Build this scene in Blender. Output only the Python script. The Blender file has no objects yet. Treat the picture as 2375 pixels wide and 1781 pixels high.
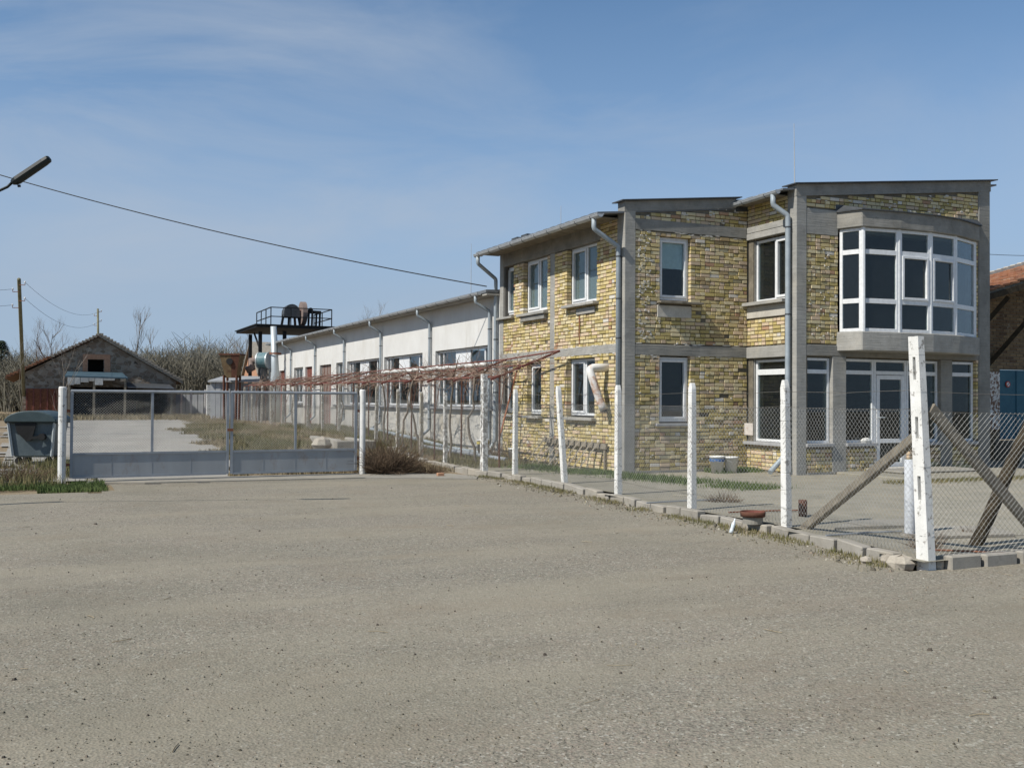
import bpy, math, random
from mathutils import Vector, Matrix
sc = bpy.context.scene
# ------------------------------------------------------------------ camera
FPX, PIT, ROL, YAW = 2373.95, .015653, .005796, .426088
CAM = Vector((-10.88, -18.338, 1.6)); CX, CY = 1187.5, 890.5
Fv = Vector((math.sin(YAW)*math.cos(PIT), math.cos(YAW)*math.cos(PIT), math.sin(PIT)))
_R = Vector((math.cos(YAW), -math.sin(YAW), 0)); _U = _R.cross(Fv)
Rv = _R*math.cos(ROL) + _U*math.sin(ROL); Uv = -_R*math.sin(ROL) + _U*math.cos(ROL)
cam = bpy.data.cameras.new('camera'); co = bpy.data.objects.new('camera', cam)
sc.collection.objects.link(co)
co.matrix_world = Matrix(((Rv.x, Uv.x, -Fv.x, CAM.x), (Rv.y, Uv.y, -Fv.y, CAM.y), (Rv.z, Uv.z, -Fv.z, CAM.z), (0, 0, 0, 1)))
cam.sensor_width = 36; cam.lens = FPX*36/2375; cam.clip_end = 4000; cam.clip_start = .05
sc.camera = co
# ------------------------------------------------------------------ sky, sun
SUN_EL, SUN_AZ = math.radians(47), Vector((-.985, -.172, 0))      # direction towards the sun in plan
CLX = 7.6
w = bpy.data.worlds.new('World'); sc.world = w; w.use_nodes = True
nt = w.node_tree; N = nt.nodes; L = nt.links; N.clear()
sky = N.new('ShaderNodeTexSky'); sky.sky_type = 'NISHITA'; sky.sun_disc = False
sky.sun_elevation = SUN_EL; sky.sun_rotation = math.atan2(SUN_AZ.x, SUN_AZ.y)
sky.altitude = 200; sky.air_density = .6; sky.dust_density = .3; sky.ozone_density = 2.1
bg = N.new('ShaderNodeBackground'); bg.inputs[1].default_value = .14
out = N.new('ShaderNodeOutputWorld')
tc = N.new('ShaderNodeTexCoord'); mp = N.new('ShaderNodeMapping')
mp.inputs['Rotation'].default_value = (0, 0, YAW); mp.inputs['Scale'].default_value = (1.0, 1.0, 3.4); mp.inputs['Location'].default_value = (CLX, 1.2, .1)
n1 = N.new('ShaderNodeTexNoise'); n1.inputs['Scale'].default_value = 2.6; n1.inputs['Detail'].default_value = 8; n1.inputs['Roughness'].default_value = .58; n1.inputs['Distortion'].default_value = .8
n2 = N.new('ShaderNodeTexNoise'); n2.inputs['Scale'].default_value = .9; n2.inputs['Detail'].default_value = 2
def wramp(*st):
    x = N.new('ShaderNodeValToRGB'); e = x.color_ramp.elements
    while len(e) < len(st): e.new(.5)
    for q, (p, c) in zip(e, st): q.position = p; q.color = (c, c, c, 1)
    return x
def wmath(op, a, b):
    x = N.new('ShaderNodeMath'); x.operation = op; x.use_clamp = True
    for i, q in enumerate((a, b)):
        if isinstance(q, float): x.inputs[i].default_value = q
        else: L.new(q, x.inputs[i])
    return x.outputs[0]
cr = wramp((.42, 0), (.74, .75)); c2 = wramp((.40, 0), (.60, 1)); hz = wramp((.0, .95), (.10, .88), (.27, .28), (.42, 0))
sx = N.new('ShaderNodeSeparateXYZ'); mx = N.new('ShaderNodeMix'); mx.data_type = 'RGBA'; mx.inputs[7].default_value = (2.35, 2.98, 3.85, 1)
L.new(tc.outputs['Generated'], mp.inputs[0]); L.new(mp.outputs[0], n1.inputs['Vector']); L.new(mp.outputs[0], n2.inputs['Vector']); L.new(n1.outputs['Fac'], cr.inputs[0]); L.new(n2.outputs['Fac'], c2.inputs[0])
L.new(tc.outputs['Generated'], sx.inputs[0]); L.new(sx.outputs[2], hz.inputs[0])
L.new(hz.outputs[0], mx.inputs[0])
tn = N.new('ShaderNodeMix'); tn.data_type = 'RGBA'; tn.blend_type = 'MULTIPLY'; tn.inputs[0].default_value = 1; tn.inputs[7].default_value = (.84, 1.05, 1.05, 1)
L.new(sky.outputs[0], tn.inputs[6]); L.new(tn.outputs[2], mx.inputs[6]); cm = N.new('ShaderNodeMix'); cm.data_type = 'RGBA'; cm.inputs[7].default_value = (2.95, 3.4, 4.05, 1); L.new(wmath('MULTIPLY', cr.outputs[0], c2.outputs[0]), cm.inputs[0]); L.new(mx.outputs[2], cm.inputs[6]); L.new(cm.outputs[2], bg.inputs[0]); L.new(bg.outputs[0], out.inputs[0])
sl = bpy.data.lights.new('sun', 'SUN'); sl.energy = 5; sl.angle = math.radians(.53); sl.color = (1, .955, .88)
so = bpy.data.objects.new('sun', sl); sc.collection.objects.link(so)
sd = Vector((SUN_AZ.x*math.cos(SUN_EL), SUN_AZ.y*math.cos(SUN_EL), math.sin(SUN_EL)))
so.rotation_euler = (-sd).to_track_quat('-Z', 'Y').to_euler(); so.location = (-20, -5, 25)
sc.view_settings.view_transform = 'Standard'; sc.view_settings.look = 'None'; sc.view_settings.exposure = .1; sc.view_settings.gamma = 1
sc.render.engine = 'CYCLES'; sc.cycles.use_denoising = True; sc.cycles.max_bounces = 6; sc.cycles.transparent_max_bounces = 12
sc.cycles.caustics_reflective = False; sc.cycles.caustics_refractive = False
# ------------------------------------------------------------------ helpers
rnd = random.Random(11)
Z = Vector((0, 0, 1)); V = Vector
def ray(px, py): return Fv + Rv*((px-CX)/FPX) - Uv*((py-CY)/FPX)
def dep(px, py, t): return CAM + ray(px, py)*t
def onX(px, py, x): d = ray(px, py); return CAM + d*((x-CAM.x)/d.x)
def onY(px, py, y): d = ray(px, py); return CAM + d*((y-CAM.y)/d.y)
def onZ(px, py, z=0): d = ray(px, py); return CAM + d*((z-CAM.z)/d.z)
def pix(p):
    d = V(p)-CAM; a = d.dot(Fv); return CX+FPX*d.dot(Rv)/a, CY-FPX*d.dot(Uv)/a, a
def lerp(a, b, t): return a+(b-a)*t
def sstep(a, b, x):
    t = min(1, max(0, (x-a)/(b-a))); return t*t*(3-2*t)
def gz(x, y): return .40*sstep(4.5, 15.5, y) + .1*sstep(16, 45, y)
def yz(x, y): return max(.09, gz(x, y)+.03)
FENCE = [(-11.05, -3.22), (-8.4, -2.74), (-6.45, -2.76), (-4, -2.5), (-1.85, -2.33), (.5, -2.25), (1.7, -2.44), (4.35, -2.3), (6.5, -2.15), (8.8, -2.03), (10.9, -2.0), (60, -2.0)]
def fx(y):
    for (a, p), (b, q) in zip(FENCE, FENCE[1:]):
        if y <= b: return lerp(p, q, max(0, (y-a)/(b-a)))
    return -2
COL = sc.collection
class MB:
    def __init__(s): s.v = []; s.f = []
    def add(s, vs, fs):
        o = len(s.v); s.v += [tuple(p) for p in vs]; s.f += [tuple(i+o for i in q) for q in fs]; return s
    def hexa(s, p): return s.add(p, [(3, 2, 1, 0), (4, 5, 6, 7), (0, 1, 5, 4), (1, 2, 6, 5), (2, 3, 7, 6), (3, 0, 4, 7)])
    def box(s, x0, x1, y0, y1, z0, z1): return s.hexa([(x0, y0, z0), (x1, y0, z0), (x1, y1, z0), (x0, y1, z0), (x0, y0, z1), (x1, y0, z1), (x1, y1, z1), (x0, y1, z1)])
    def fb(s, fr, a0, a1, z0, z1, d0, d1):
        o, u, n = fr; P = lambda a, z, d: o+u*a+Z*z+n*d
        p = [P(a0, z0, d0), P(a1, z0, d0), P(a1, z0, d1), P(a0, z0, d1), P(a0, z1, d0), P(a1, z1, d0), P(a1, z1, d1), P(a0, z1, d1)]
        if u.cross(n).z < 0: p = [p[3], p[2], p[1], p[0], p[7], p[6], p[5], p[4]]
        return s.hexa(p)
    def bar(s, p, q, w, h=None, up=Z):
        p, q = V(p), V(q); h = h or w; t = (q-p).normalized(); a = t.cross(up)
        if a.length < 1e-4: a = t.cross(V((1, 0, 0)))
        a = a.normalized()*w/2; b = a.cross(t).normalized()*h/2
        return s.hexa([p-a-b, p+a-b, p+a+b, p-a+b, q-a-b, q+a-b, q+a+b, q-a+b])
    def tube(s, pts, rad, n=8, cap=True):
        pts = [V(p) for p in pts]; m = len(pts)
        if not hasattr(rad, '__len__'): rad = [rad]*m
        vs = []; fs = []; pa = None
        for i, p in enumerate(pts):
            t = (pts[min(i+1, m-1)]-pts[max(i-1, 0)]).normalized()
            if pa is None:
                a = t.cross(Z)
                if a.length < 1e-3: a = t.cross(V((1, 0, 0)))
            else: a = pa-t*pa.dot(t)
            a.normalize(); pa = a; b = t.cross(a)
            for k in range(n):
                g = 2*math.pi*k/n; vs.append(p+(a*math.cos(g)+b*math.sin(g))*rad[i])
        for i in range(m-1):
            for k in range(n):
                k2 = (k+1) % n; fs.append((i*n+k, i*n+k2, (i+1)*n+k2, (i+1)*n+k))
        if cap: fs.append(tuple(range(n-1, -1, -1))); fs.append(tuple((m-1)*n+k for k in range(n)))
        return s.add(vs, fs)
    def lathe(s, c, prof, n=20):
        c = V(c); vs = []; fs = []
        for r, z in prof:
            for k in range(n): g = 2*math.pi*k/n; vs.append(c+V((r*math.cos(g), r*math.sin(g), z)))
        for i in range(len(prof)-1):
            for k in range(n): k2 = (k+1) % n; fs.append((i*n+k, i*n+k2, (i+1)*n+k2, (i+1)*n+k))
        return s.add(vs, fs)
    def prism(s, poly, ext):
        n = len(poly); e = V(ext); vs = [V(p) for p in poly]+[V(p)+e for p in poly]
        return s.add(vs, [tuple(range(n-1, -1, -1)), tuple(range(n, 2*n))]+[(i, (i+1) % n, n+(i+1) % n, n+i) for i in range(n)])
    def build(s, name, m, parent=None, smooth=False, bevel=0, kind=None, label=None, cat=None, group=None):
        me = bpy.data.meshes.new(name); me.from_pydata(s.v, [], s.f); me.update()
        return link(name, me, m, parent, smooth, bevel, kind, label, cat, group)
def link(name, me, m, parent=None, smooth=False, bevel=0, kind=None, label=None, cat=None, group=None):
    if m is not None and not me.materials: me.materials.append(m)
    if smooth: me.polygons.foreach_set('use_smooth', [True]*len(me.polygons))
    o = bpy.data.objects.new(name, me); COL.objects.link(o)
    if parent is not None: setp(o, parent)
    if bevel:
        b = o.modifiers.new('bevel', 'BEVEL'); b.width = bevel; b.segments = 1; b.limit_method = 'ANGLE'
    if kind: o['kind'] = kind
    if label: o['label'] = label
    if cat: o['category'] = cat
    if group: o['group'] = group
    return o
WLOC = {}
def setp(o, parent):
    o.parent = parent; o.matrix_parent_inverse = Matrix.Translation(-WLOC.get(parent.name, V((0, 0, 0))))
def thing(name, loc, label, cat, group=None):
    e = bpy.data.objects.new(name, None); COL.objects.link(e); e.location = loc; e.empty_display_size = .2
    WLOC[e.name] = V(loc); e['label'] = label; e['category'] = cat
    if group: e['group'] = group
    return e
# ------------------------------------------------------------------ materials
class M:
    def __init__(s, name, rough=.85, metal=0, spec=.3):
        s.m = bpy.data.materials.new(name); s.m.use_nodes = True; s.t = s.m.node_tree; s.N = s.t.nodes; s.L = s.t.links
        s.b = s.N['Principled BSDF']; s.b.inputs['Roughness'].default_value = rough; s.b.inputs['Metallic'].default_value = metal
        s.b.inputs['Specular IOR Level'].default_value = spec
        s.pos = s.N.new('ShaderNodeNewGeometry').outputs['Position']; s.hgt = None
    def n(s, t, **k):
        x = s.N.new('ShaderNode'+t)
        for a, b in k.items(): setattr(x, a, b)
        return x
    def noise(s, scale, detail=4, rough=.55, vec=None, dist=0, stretch=None):
        x = s.n('TexNoise'); x.inputs['Scale'].default_value = scale; x.inputs['Detail'].default_value = detail
        x.inputs['Roughness'].default_value = rough; x.inputs['Distortion'].default_value = dist
        v = vec or s.pos
        if stretch:
            mp = s.n('Mapping'); mp.inputs['Scale'].default_value = stretch; s.L.new(v, mp.inputs[0]); v = mp.outputs[0]
        s.L.new(v, x.inputs['Vector']); return x.outputs['Fac']
    def vor(s, scale, out='Color', feature='F1', stretch=None):
        x = s.n('TexVoronoi'); x.feature = feature; x.inputs['Scale'].default_value = scale; v = s.pos
        if stretch:
            mp = s.n('Mapping'); mp.inputs['Scale'].default_value = stretch; s.L.new(v, mp.inputs[0]); v = mp.outputs[0]
        s.L.new(v, x.inputs['Vector']); return x.outputs[out]
    def ramp(s, fac, *stops, const=False):
        x = s.n('ValToRGB'); e = x.color_ramp.elements
        if const: x.color_ramp.interpolation = 'CONSTANT'
        while len(e) < len(stops): e.new(.5)
        for q, (p, c) in zip(e, stops):
            q.position = p; q.color = (c, c, c, 1) if not hasattr(c, '__len__') else (*c, 1)
        s.L.new(fac, x.inputs[0]); return x.outputs[0]
    def mix(s, fac, a, b, mode='MIX'):
        x = s.n('Mix'); x.data_type = 'RGBA'; x.blend_type = mode
        for i, q in ((0, fac), (6, a), (7, b)):
            if isinstance(q, (int, float)): x.inputs[i].default_value = q
            elif isinstance(q, tuple): x.inputs[i].default_value = (*q, 1)
            else: s.L.new(q, x.inputs[i])
        return x.outputs[2]
    def math(s, op, a, b=0.):
        x = s.n('Math'); x.operation = op
        for i, q in enumerate((a, b)):
            if isinstance(q, (int, float)): x.inputs[i].default_value = q
            else: s.L.new(q, x.inputs[i])
        return x.outputs[0]
    def col(s, c): s.L.new(c, s.b.inputs['Base Color']); return s
    def rough(s, c): s.L.new(c, s.b.inputs['Roughness']); return s
    def bump(s, h, strength=.4, dist=.01):
        x = s.n('Bump'); x.inputs['Strength'].default_value = strength; x.inputs['Distance'].default_value = dist
        s.L.new(h, x.inputs['Height'])
        if s.hgt: s.L.new(s.hgt, x.inputs['Normal'])
        s.hgt = x.outputs[0]; s.L.new(s.hgt, s.b.inputs['Normal']); return s
def plain(name, c1, c2, scale=3, rough=.85, metal=0, bump=.2, fine=40, spec=.3, dark=None, dist=.006):
    m = M(name, rough, metal, spec); f = m.noise(scale, 6, .6); c = m.ramp(f, (.3, c1), (.7, c2))
    g = m.noise(fine, 3); c = m.mix(.35, c, m.ramp(g, (.3, (.55, .55, .55)), (.7, (1, 1, 1))), 'MULTIPLY')
    if dark: c = m.mix(m.ramp(m.noise(scale*.6, 5, .65), (.58, 0), (.72, 1)), c, dark)
    m.col(c); m.bump(g, bump, dist); return m.m
def brick_mat(name, stops, white=.06):
    m = M(name, .9); gi = m.n('NewGeometry').outputs['Random Per Island']; oi = m.n('ObjectInfo').outputs['Random']
    v = m.math('FRACT', m.math('ADD', m.math('MULTIPLY', gi, 7.31), m.math('MULTIPLY', oi, 5.17)))
    c = m.ramp(v, *stops, const=True)
    v2 = m.math('FRACT', m.math('MULTIPLY', v, 37.7))
    c = m.mix(.8, c, m.ramp(v2, (0, (.80, .79, .76)), (1, (1.08, 1.07, 1.04))), 'MULTIPLY')
    c = m.mix(m.ramp(m.noise(28, 5, .65), (.5, 0), (.8, .4)), c, (.33, .25, .12))
    c = m.mix(m.ramp(m.noise(2.3, 5, .7), (.60, 0), (.75, .45)), c, (.52, .48, .40)); c = m.mix(m.ramp(m.noise(.9, 5, .65), (.56, 0), (.74, .35)), c, (.44, .37, .20))
    c = m.mix(.4, c, m.ramp(m.noise(150, 2), (.3, (.7, .7, .7)), (.7, (1.1, 1.1, 1.1))), 'MULTIPLY')
    m.col(c); m.bump(m.noise(60, 4, .6), .5, .006); return m.m
def glass_mat():
    m = bpy.data.materials.new('window glass'); m.use_nodes = True; t = m.node_tree; t.nodes.clear()
    o = t.nodes.new('ShaderNodeOutputMaterial'); a = t.nodes.new('ShaderNodeBsdfTransparent'); g = t.nodes.new('ShaderNodeBsdfGlossy'); d = t.nodes.new('ShaderNodeBsdfDiffuse')
    a.inputs[0].default_value = (.80, .86, .86, 1); g.inputs['Roughness'].default_value = .015; g.inputs[0].default_value = (.9, .95, 1, 1); d.inputs[0].default_value = (.30, .34, .36, 1)
    lw = t.nodes.new('ShaderNodeLayerWeight'); lw.inputs[0].default_value = .5; pw_ = t.nodes.new('ShaderNodeMath'); pw_.operation = 'POWER'; pw_.inputs[1].default_value = 4.5; f = t.nodes.new('ShaderNodeMath'); f.operation = 'MULTIPLY_ADD'; f.inputs[1].default_value = .9; f.inputs[2].default_value = .027; t.links.new(lw.outputs['Facing'], pw_.inputs[0]); t.links.new(pw_.outputs[0], f.inputs[0]); x = t.nodes.new('ShaderNodeMixShader'); y = t.nodes.new('ShaderNodeMixShader'); y.inputs[0].default_value = .02
    ge = t.nodes.new('ShaderNodeNewGeometry'); no = t.nodes.new('ShaderNodeTexNoise'); no.inputs['Scale'].default_value = 1.6; bu = t.nodes.new('ShaderNodeBump'); bu.inputs['Strength'].default_value = .04
    t.links.new(ge.outputs['Position'], no.inputs['Vector']); t.links.new(no.outputs['Fac'], bu.inputs['Height']); t.links.new(bu.outputs[0], g.inputs['Normal'])
    t.links.new(a.outputs[0], y.inputs[1]); t.links.new(d.outputs[0], y.inputs[2])
    t.links.new(f.outputs[0], x.inputs[0]); t.links.new(y.outputs[0], x.inputs[1]); t.links.new(g.outputs[0], x.inputs[2]); t.links.new(x.outputs[0], o.inputs[0]); return m
BUFF, OLIVE, CREAM, PINK, BROWN, RED, PALE = (.60, .485, .25), (.50, .40, .16), (.65, .56, .355), (.61, .475, .335), (.40, .30, .165), (.44, .27, .17), (.66, .62, .55)
MAT = {}
MAT['brick'] = brick_mat('yellow brick', ((0, BUFF), (.28, OLIVE), (.40, CREAM), (.62, PINK), (.80, (.42, .34, .14)), (.90, BROWN), (.955, RED), (.972, PALE)))
MAT['mortar'] = plain('raked mortar', (.11, .097, .073), (.24, .21, .16), 5, .95, bump=.5, fine=60)
def concrete(name, a, b, board=True):
    m = M(name, .9); c = m.ramp(m.noise(2.2, 6, .65), (.3, a), (.7, b))
    c = m.mix(m.ramp(m.noise(9, 5, .7), (.55, 0), (.75, .5)), c, tuple(x*.55 for x in a)); c = m.mix(m.ramp(m.noise(.9, 6, .7), (.5, 0), (.7, .6)), c, (b[0]*1.12, b[1]*1.06, b[2]*.95))
    if board: c = m.mix(.35, c, m.ramp(m.noise(3, 3, .6, stretch=(.6, .6, 9)), (.3, (.7, .7, .7)), (.7, (1.05, 1.05, 1.05))), 'MULTIPLY')
    g = m.noise(70, 4, .65); c = m.mix(.3, c, m.ramp(g, (.3, (.6, .6, .6)), (.7, (1.05, 1.05, 1.05))), 'MULTIPLY')
    m.col(c); m.bump(g, .35, .006)
    if board: m.bump(m.noise(3, 3, .6, stretch=(.6, .6, 9)), .5, .015)
    m.bump(m.ramp(m.vor(6, 'Distance'), (.03, 0), (.09, 1)), .35, .015); return m.m
MAT['concrete'] = concrete('board formed concrete', (.265, .258, .235), (.40, .388, .355))
MAT['concrete_dark'] = concrete('weathered concrete', (.19, .185, .168), (.315, .305, .275))
MAT['slab'] = concrete('yard concrete slab', (.215, .20, .155), (.30, .275, .22), False)
MAT['curb'] = concrete('kerb concrete', (.24, .22, .185), (.36, .335, .29), False)
MAT['apron'] = plain('pale plaster patch', (.42, .39, .34), (.58, .55, .48), 4, .9, bump=.3)
MAT['pvc'] = plain('white pvc', (.70, .71, .71), (.78, .79, .79), 2, .35, bump=.05, fine=15, spec=.5)
MAT['glass'] = glass_mat()
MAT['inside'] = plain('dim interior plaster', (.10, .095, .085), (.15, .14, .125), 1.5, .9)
MAT['greyblind'] = plain('grey roller blind', (.27, .275, .275), (.32, .325, .325), 2, .8)
MAT['blind'] = plain('blue white plastic film', (.66, .74, .78), (.80, .86, .88), 9, .5, bump=.6, fine=14)
def galv(name, a, b, rough=.45, metal=.55):
    m = M(name, rough, metal); c = m.ramp(m.noise(5, 5, .6), (.3, a), (.7, b)); c = m.mix(m.ramp(m.noise(1.3, 6, .7), (.6, 0), (.75, .5)), c, (.20, .17, .13))
    m.col(c); m.bump(m.noise(30, 3), .08, .004); return m.m
MAT['galv'] = galv('galvanised gutter', (.40, .42, .43), (.50, .52, .53), .5, .3)
MAT['pipe'] = galv('grey blue downpipe', (.26, .30, .325), (.35, .39, .415), .55, .15)
MAT['oldwire'] = plain('dull old wire', (.12, .11, .095), (.20, .185, .16), 5, .8)
MAT['postsilver'] = plain('chalky grey tube', (.42, .44, .46), (.54, .56, .58), 5, .7)
MAT['wire'] = galv('zinc wire', (.30, .30, .285), (.42, .42, .395), .6, .3)
MAT['gatesteel'] = galv('gate grey paint', (.24, .26, .28), (.33, .35, .37), .5, .2)
def sheet(name):
    m = M(name, .5, .15); c = m.ramp(m.noise(1.2, 4, .5, stretch=(2.2, 2.2, .5)), (.3, (.275, .288, .295)), (.7, (.35, .362, .368)))
    c = m.mix(m.ramp(m.noise(3.5, 6, .7, stretch=(1, 1, .45)), (.55, 0), (.70, .7)), c, (.25, .20, .16))
    m.col(c); m.bump(m.noise(1.1, 2), .25, .03); return m.m
MAT['gatesheet'] = sheet('grey gate sheet')
def whitewash(name, cov=.5, base=(.30, .28, .25)):
    m = M(name, .9); f = m.ramp(m.noise(14, 6, .7), (cov, 0), (cov+.07, 1)); c = m.mix(f, m.ramp(m.noise(5, 4), (.3, (.66, .65, .61)), (.7, (.80, .79, .75))), base)
    c = m.mix(.25, c, m.ramp(m.noise(120, 2), (.35, (.5, .5, .5)), (.65, (1, 1, 1))), 'MULTIPLY'); m.col(c); m.bump(f, -.3, .006); m.bump(m.noise(80, 3), .4, .006); return m.m
MAT['white'] = whitewash('whitewashed concrete', .565); MAT['white_worn'] = whitewash('worn whitewash', .46); MAT['postgrey'] = whitewash('bare concrete post', .40, (.33, .30, .24))
MAT['whitesteel'] = whitewash('chipped white paint on steel', .61, (.06, .055, .05))
MAT['wood'] = plain('grey weathered wood', (.17, .145, .11), (.30, .265, .205), 6, .9, bump=.5, fine=50, dark=(.10, .085, .06))
MAT['darkwood'] = plain('dark bark log', (.022, .017, .011), (.065, .05, .03), 7, .95, bump=.8, fine=40, dist=.015)
MAT['palewood'] = plain('pale lath wood', (.36, .31, .24), (.48, .42, .33), 6, .9, bump=.3)
MAT['rust'] = plain('rusty steel', (.16, .06, .035), (.30, .12, .06), 9, .9, bump=.5, dark=(.07, .035, .025))
MAT['darkrust'] = plain('dark rust', (.075, .035, .024), (.15, .065, .04), 9, .9, bump=.5)
MAT['redpaint'] = plain('rust red paint', (.16, .055, .045), (.25, .09, .07), 8, .85, bump=.3, dark=(.10, .05, .04))
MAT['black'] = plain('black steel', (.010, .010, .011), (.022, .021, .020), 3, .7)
MAT['roof'] = plain('dull sheet roof', (.14, .15, .16), (.22, .23, .24), 2, .6, .2)
MAT['flash'] = plain('dark flashing', (.055, .06, .065), (.10, .105, .11), 4, .55, .3)
MAT['tile'] = brick_mat('clay roof tile', ((0, (.26, .11, .06)), (.3, (.20, .085, .05)), (.55, (.30, .14, .08)), (.8, (.16, .08, .05)), (.95, (.30, .20, .14))))
def gravel(name, a, b, stones, s=1):
    m = M(name, .95); c = m.ramp(m.noise(.45, 5, .6), (.38, a), (.62, b)); c = m.mix(m.ramp(m.noise(.16, 4, .6), (.48, 0), (.62, .5)), c, tuple(x*y for x, y in zip(a, (.86, .9, .98))))
    v = m.vor(64*s)
    sp = m.n('SeparateColor'); m.L.new(v, sp.inputs[0])
    c = m.mix(.58, c, m.ramp(sp.outputs[0], *[(p, q) for p, q in stones], const=True))
    v2 = m.vor(105*s); sp2 = m.n('SeparateColor'); m.L.new(v2, sp2.inputs[0])
    c = m.mix(.5, c, m.ramp(sp2.outputs[1], (0, (.45, .45, .45)), (.5, (1, 1, 1)), (1, (1.3, 1.28, 1.24))), 'MULTIPLY')
    c = m.mix(m.ramp(m.noise(.5, 5, .65, stretch=(.35, 1.6, 1)), (.44, 0), (.62, .6)), c, (a[0]*1.3, a[1]*1.27, a[2]*1.27)); c = m.mix(m.ramp(m.noise(.8, 5, .7, stretch=(1, 1.3, 1)), (.52, 0), (.66, .35)), c, (a[0]*.97, a[1]*.86, a[2]*.82))
    c = m.mix(m.ramp(m.noise(.25, 6, .7), (.5, 0), (.68, .45)), c, tuple(x*.72 for x in a))
    m.col(c); m.bump(m.vor(62*s, 'Distance'), .5, .009); m.bump(m.noise(9, 4), .3, .02); return m.m
ST = [(0, (.075, .069, .056)), (.10, (.175, .162, .128)), (.42, (.25, .23, .185)), (.72, (.245, .202, .163)), (.93, (.40, .385, .33))]
MAT['forecourt'] = gravel('worn gravel asphalt', (.205, .187, .139), (.232, .204, .156), ST)
MAT['drive'] = gravel('pale driveway gravel', (.25, .24, .21), (.31, .295, .265), [(0, (.2, .19, .17)), (.3, (.28, .265, .235)), (.9, (.38, .36, .33))])
MAT['earth'] = gravel('dry earth', (.20, .155, .095), (.27, .215, .14), [(0, (.14, .10, .06)), (.4, (.24, .19, .12)), (.9, (.34, .29, .20))])
MAT['pad'] = concrete('old concrete apron', (.22, .205, .17), (.31, .29, .25), False)
def plaster(name, a, b, st, rough=False):
    m = M(name, .9); c = m.ramp(m.noise(.8, 6, .65), (.35, a), (.7, b))
    c = m.mix(m.ramp(m.noise(1.1, 6, .7, stretch=(1, 1, .45)), (.52, 0), (.75, .65)), c, st); c = m.mix(m.ramp(m.noise(4, 5, .7, stretch=(1, 1, .12)), (.58, 0), (.72, .35)), c, tuple(x*.8 for x in st))
    g = m.noise(45 if rough else 90, 3, .6); c = m.mix(.25 if rough else .12, c, m.ramp(g, (.3, (.5, .5, .5)), (.65, (1, 1, 1))), 'MULTIPLY')
    m.col(c); m.bump(g, .6 if rough else .15, .012); return m.m
MAT['plaster'] = plaster('off white plaster', (.56, .55, .52), (.64, .635, .61), (.48, .455, .40))
MAT['roughcast'] = plaster('stained roughcast', (.48, .465, .42), (.57, .555, .51), (.46, .37, .235), True)
MAT['sill'] = plain('grey sill', (.30, .30, .30), (.40, .40, .40), 3, .8)
MAT['bucket'] = plain('white bucket plastic', (.66, .66, .63), (.76, .75, .72), 4, .45, bump=.1)
MAT['blue'] = plain('blue bucket band', (.06, .13, .30), (.09, .18, .36), 4, .5)
MAT['stone'] = None
def stone(name):
    m = M(name, .95); v = m.vor(3.2, 'Color', stretch=(1, 1, 1.5)); sp = m.n('SeparateColor'); m.L.new(v, sp.inputs[0])
    c = m.ramp(sp.outputs[0], (0, (.20, .155, .11)), (.3, (.31, .255, .195)), (.6, (.24, .18, .13)), (.85, (.36, .31, .25)), const=True)
    e = m.vor(3.2, 'Distance', 'DISTANCE_TO_EDGE', stretch=(1, 1, 1.5)); c = m.mix(m.ramp(e, (.02, .7), (.07, 0)), c, (.33, .295, .25))
    h = m.ramp(m.noise(2.3, 6, .7), (.60, 0), (.66, 1)); c = m.mix(h, c, (.08, .065, .05)); c = m.mix(.4, c, m.ramp(m.noise(20, 3), (.3, (.55, .55, .55)), (.7, (1.05, 1.05, 1.05))), 'MULTIPLY')
    m.col(c); m.bump(e, .6, .04); return m.m
MAT['stone'] = stone('rubble stone wall')
MAT['redbrick'] = plain('salmon brick wall', (.42, .22, .13), (.52, .29, .18), 6, .9, bump=.4, fine=12)
MAT['greysheet'] = plain('grey sheet cladding', (.27, .28, .29), (.36, .37, .38), 3, .7)
MAT['oldroof'] = plain('lichen grey tile roof', (.24, .21, .17), (.34, .31, .26), 6, .95, bump=.6, fine=12)
MAT['bluetin'] = plain('blue tin awning', (.04, .075, .10), (.075, .12, .15), 3, .55)
MAT['bluedoor'] = plain('blue painted door', (.030, .115, .165), (.05, .155, .21), 3, .6)
MAT['bark'] = plain('grey brown bark', (.13, .105, .08), (.22, .185, .145), 9, .95, bump=.4)
MAT['twig'] = plain('bare twigs', (.20, .175, .15), (.29, .255, .22), 2, .95, bump=0)
MAT['twig2'] = plain('olive brown scrub twigs', (.15, .14, .105), (.23, .21, .16), .35, .95, bump=0)
MAT['vine'] = plain('grey brown vine canes', (.18, .12, .09), (.34, .25, .19), 3, .95, bump=0)
MAT['drybush'] = plain('dry brown stems', (.10, .068, .042), (.19, .135, .09), 2, .95, bump=0)
MAT['pine'] = plain('dark conifer needles', (.018, .030, .018), (.04, .06, .03), 1.5, .9, bump=0)
def grassm(name, a, b):
    m = M(name, .9); gi = m.n('NewGeometry').outputs['Random Per Island']; m.col(m.mix(.5, m.ramp(gi, (0, a), (1, b)), m.ramp(m.noise(.9, 4), (.35, a), (.65, b)))); return m.m
MAT['grass'] = grassm('green grass', (.05, .085, .022), (.115, .15, .05))
MAT['drygrass'] = grassm('dry grass', (.17, .14, .08), (.29, .24, .15))
MAT['olivegrass'] = grassm('mixed grass', (.09, .10, .035), (.22, .18, .09))
MAT['dumpster'] = plain('grey green container plastic', (.085, .11, .12), (.13, .16, .17), 3, .5)
MAT['dlid'] = plain('dark container lid', (.035, .055, .060), (.055, .08, .085), 3, .5)
MAT['lamp'] = plain('dark green lamp housing', (.004, .008, .008), (.008, .014, .014), 5, .5)
MAT['rubber'] = plain('black rubber', (.012, .012, .012), (.022, .022, .022), 5, .7)
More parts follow.
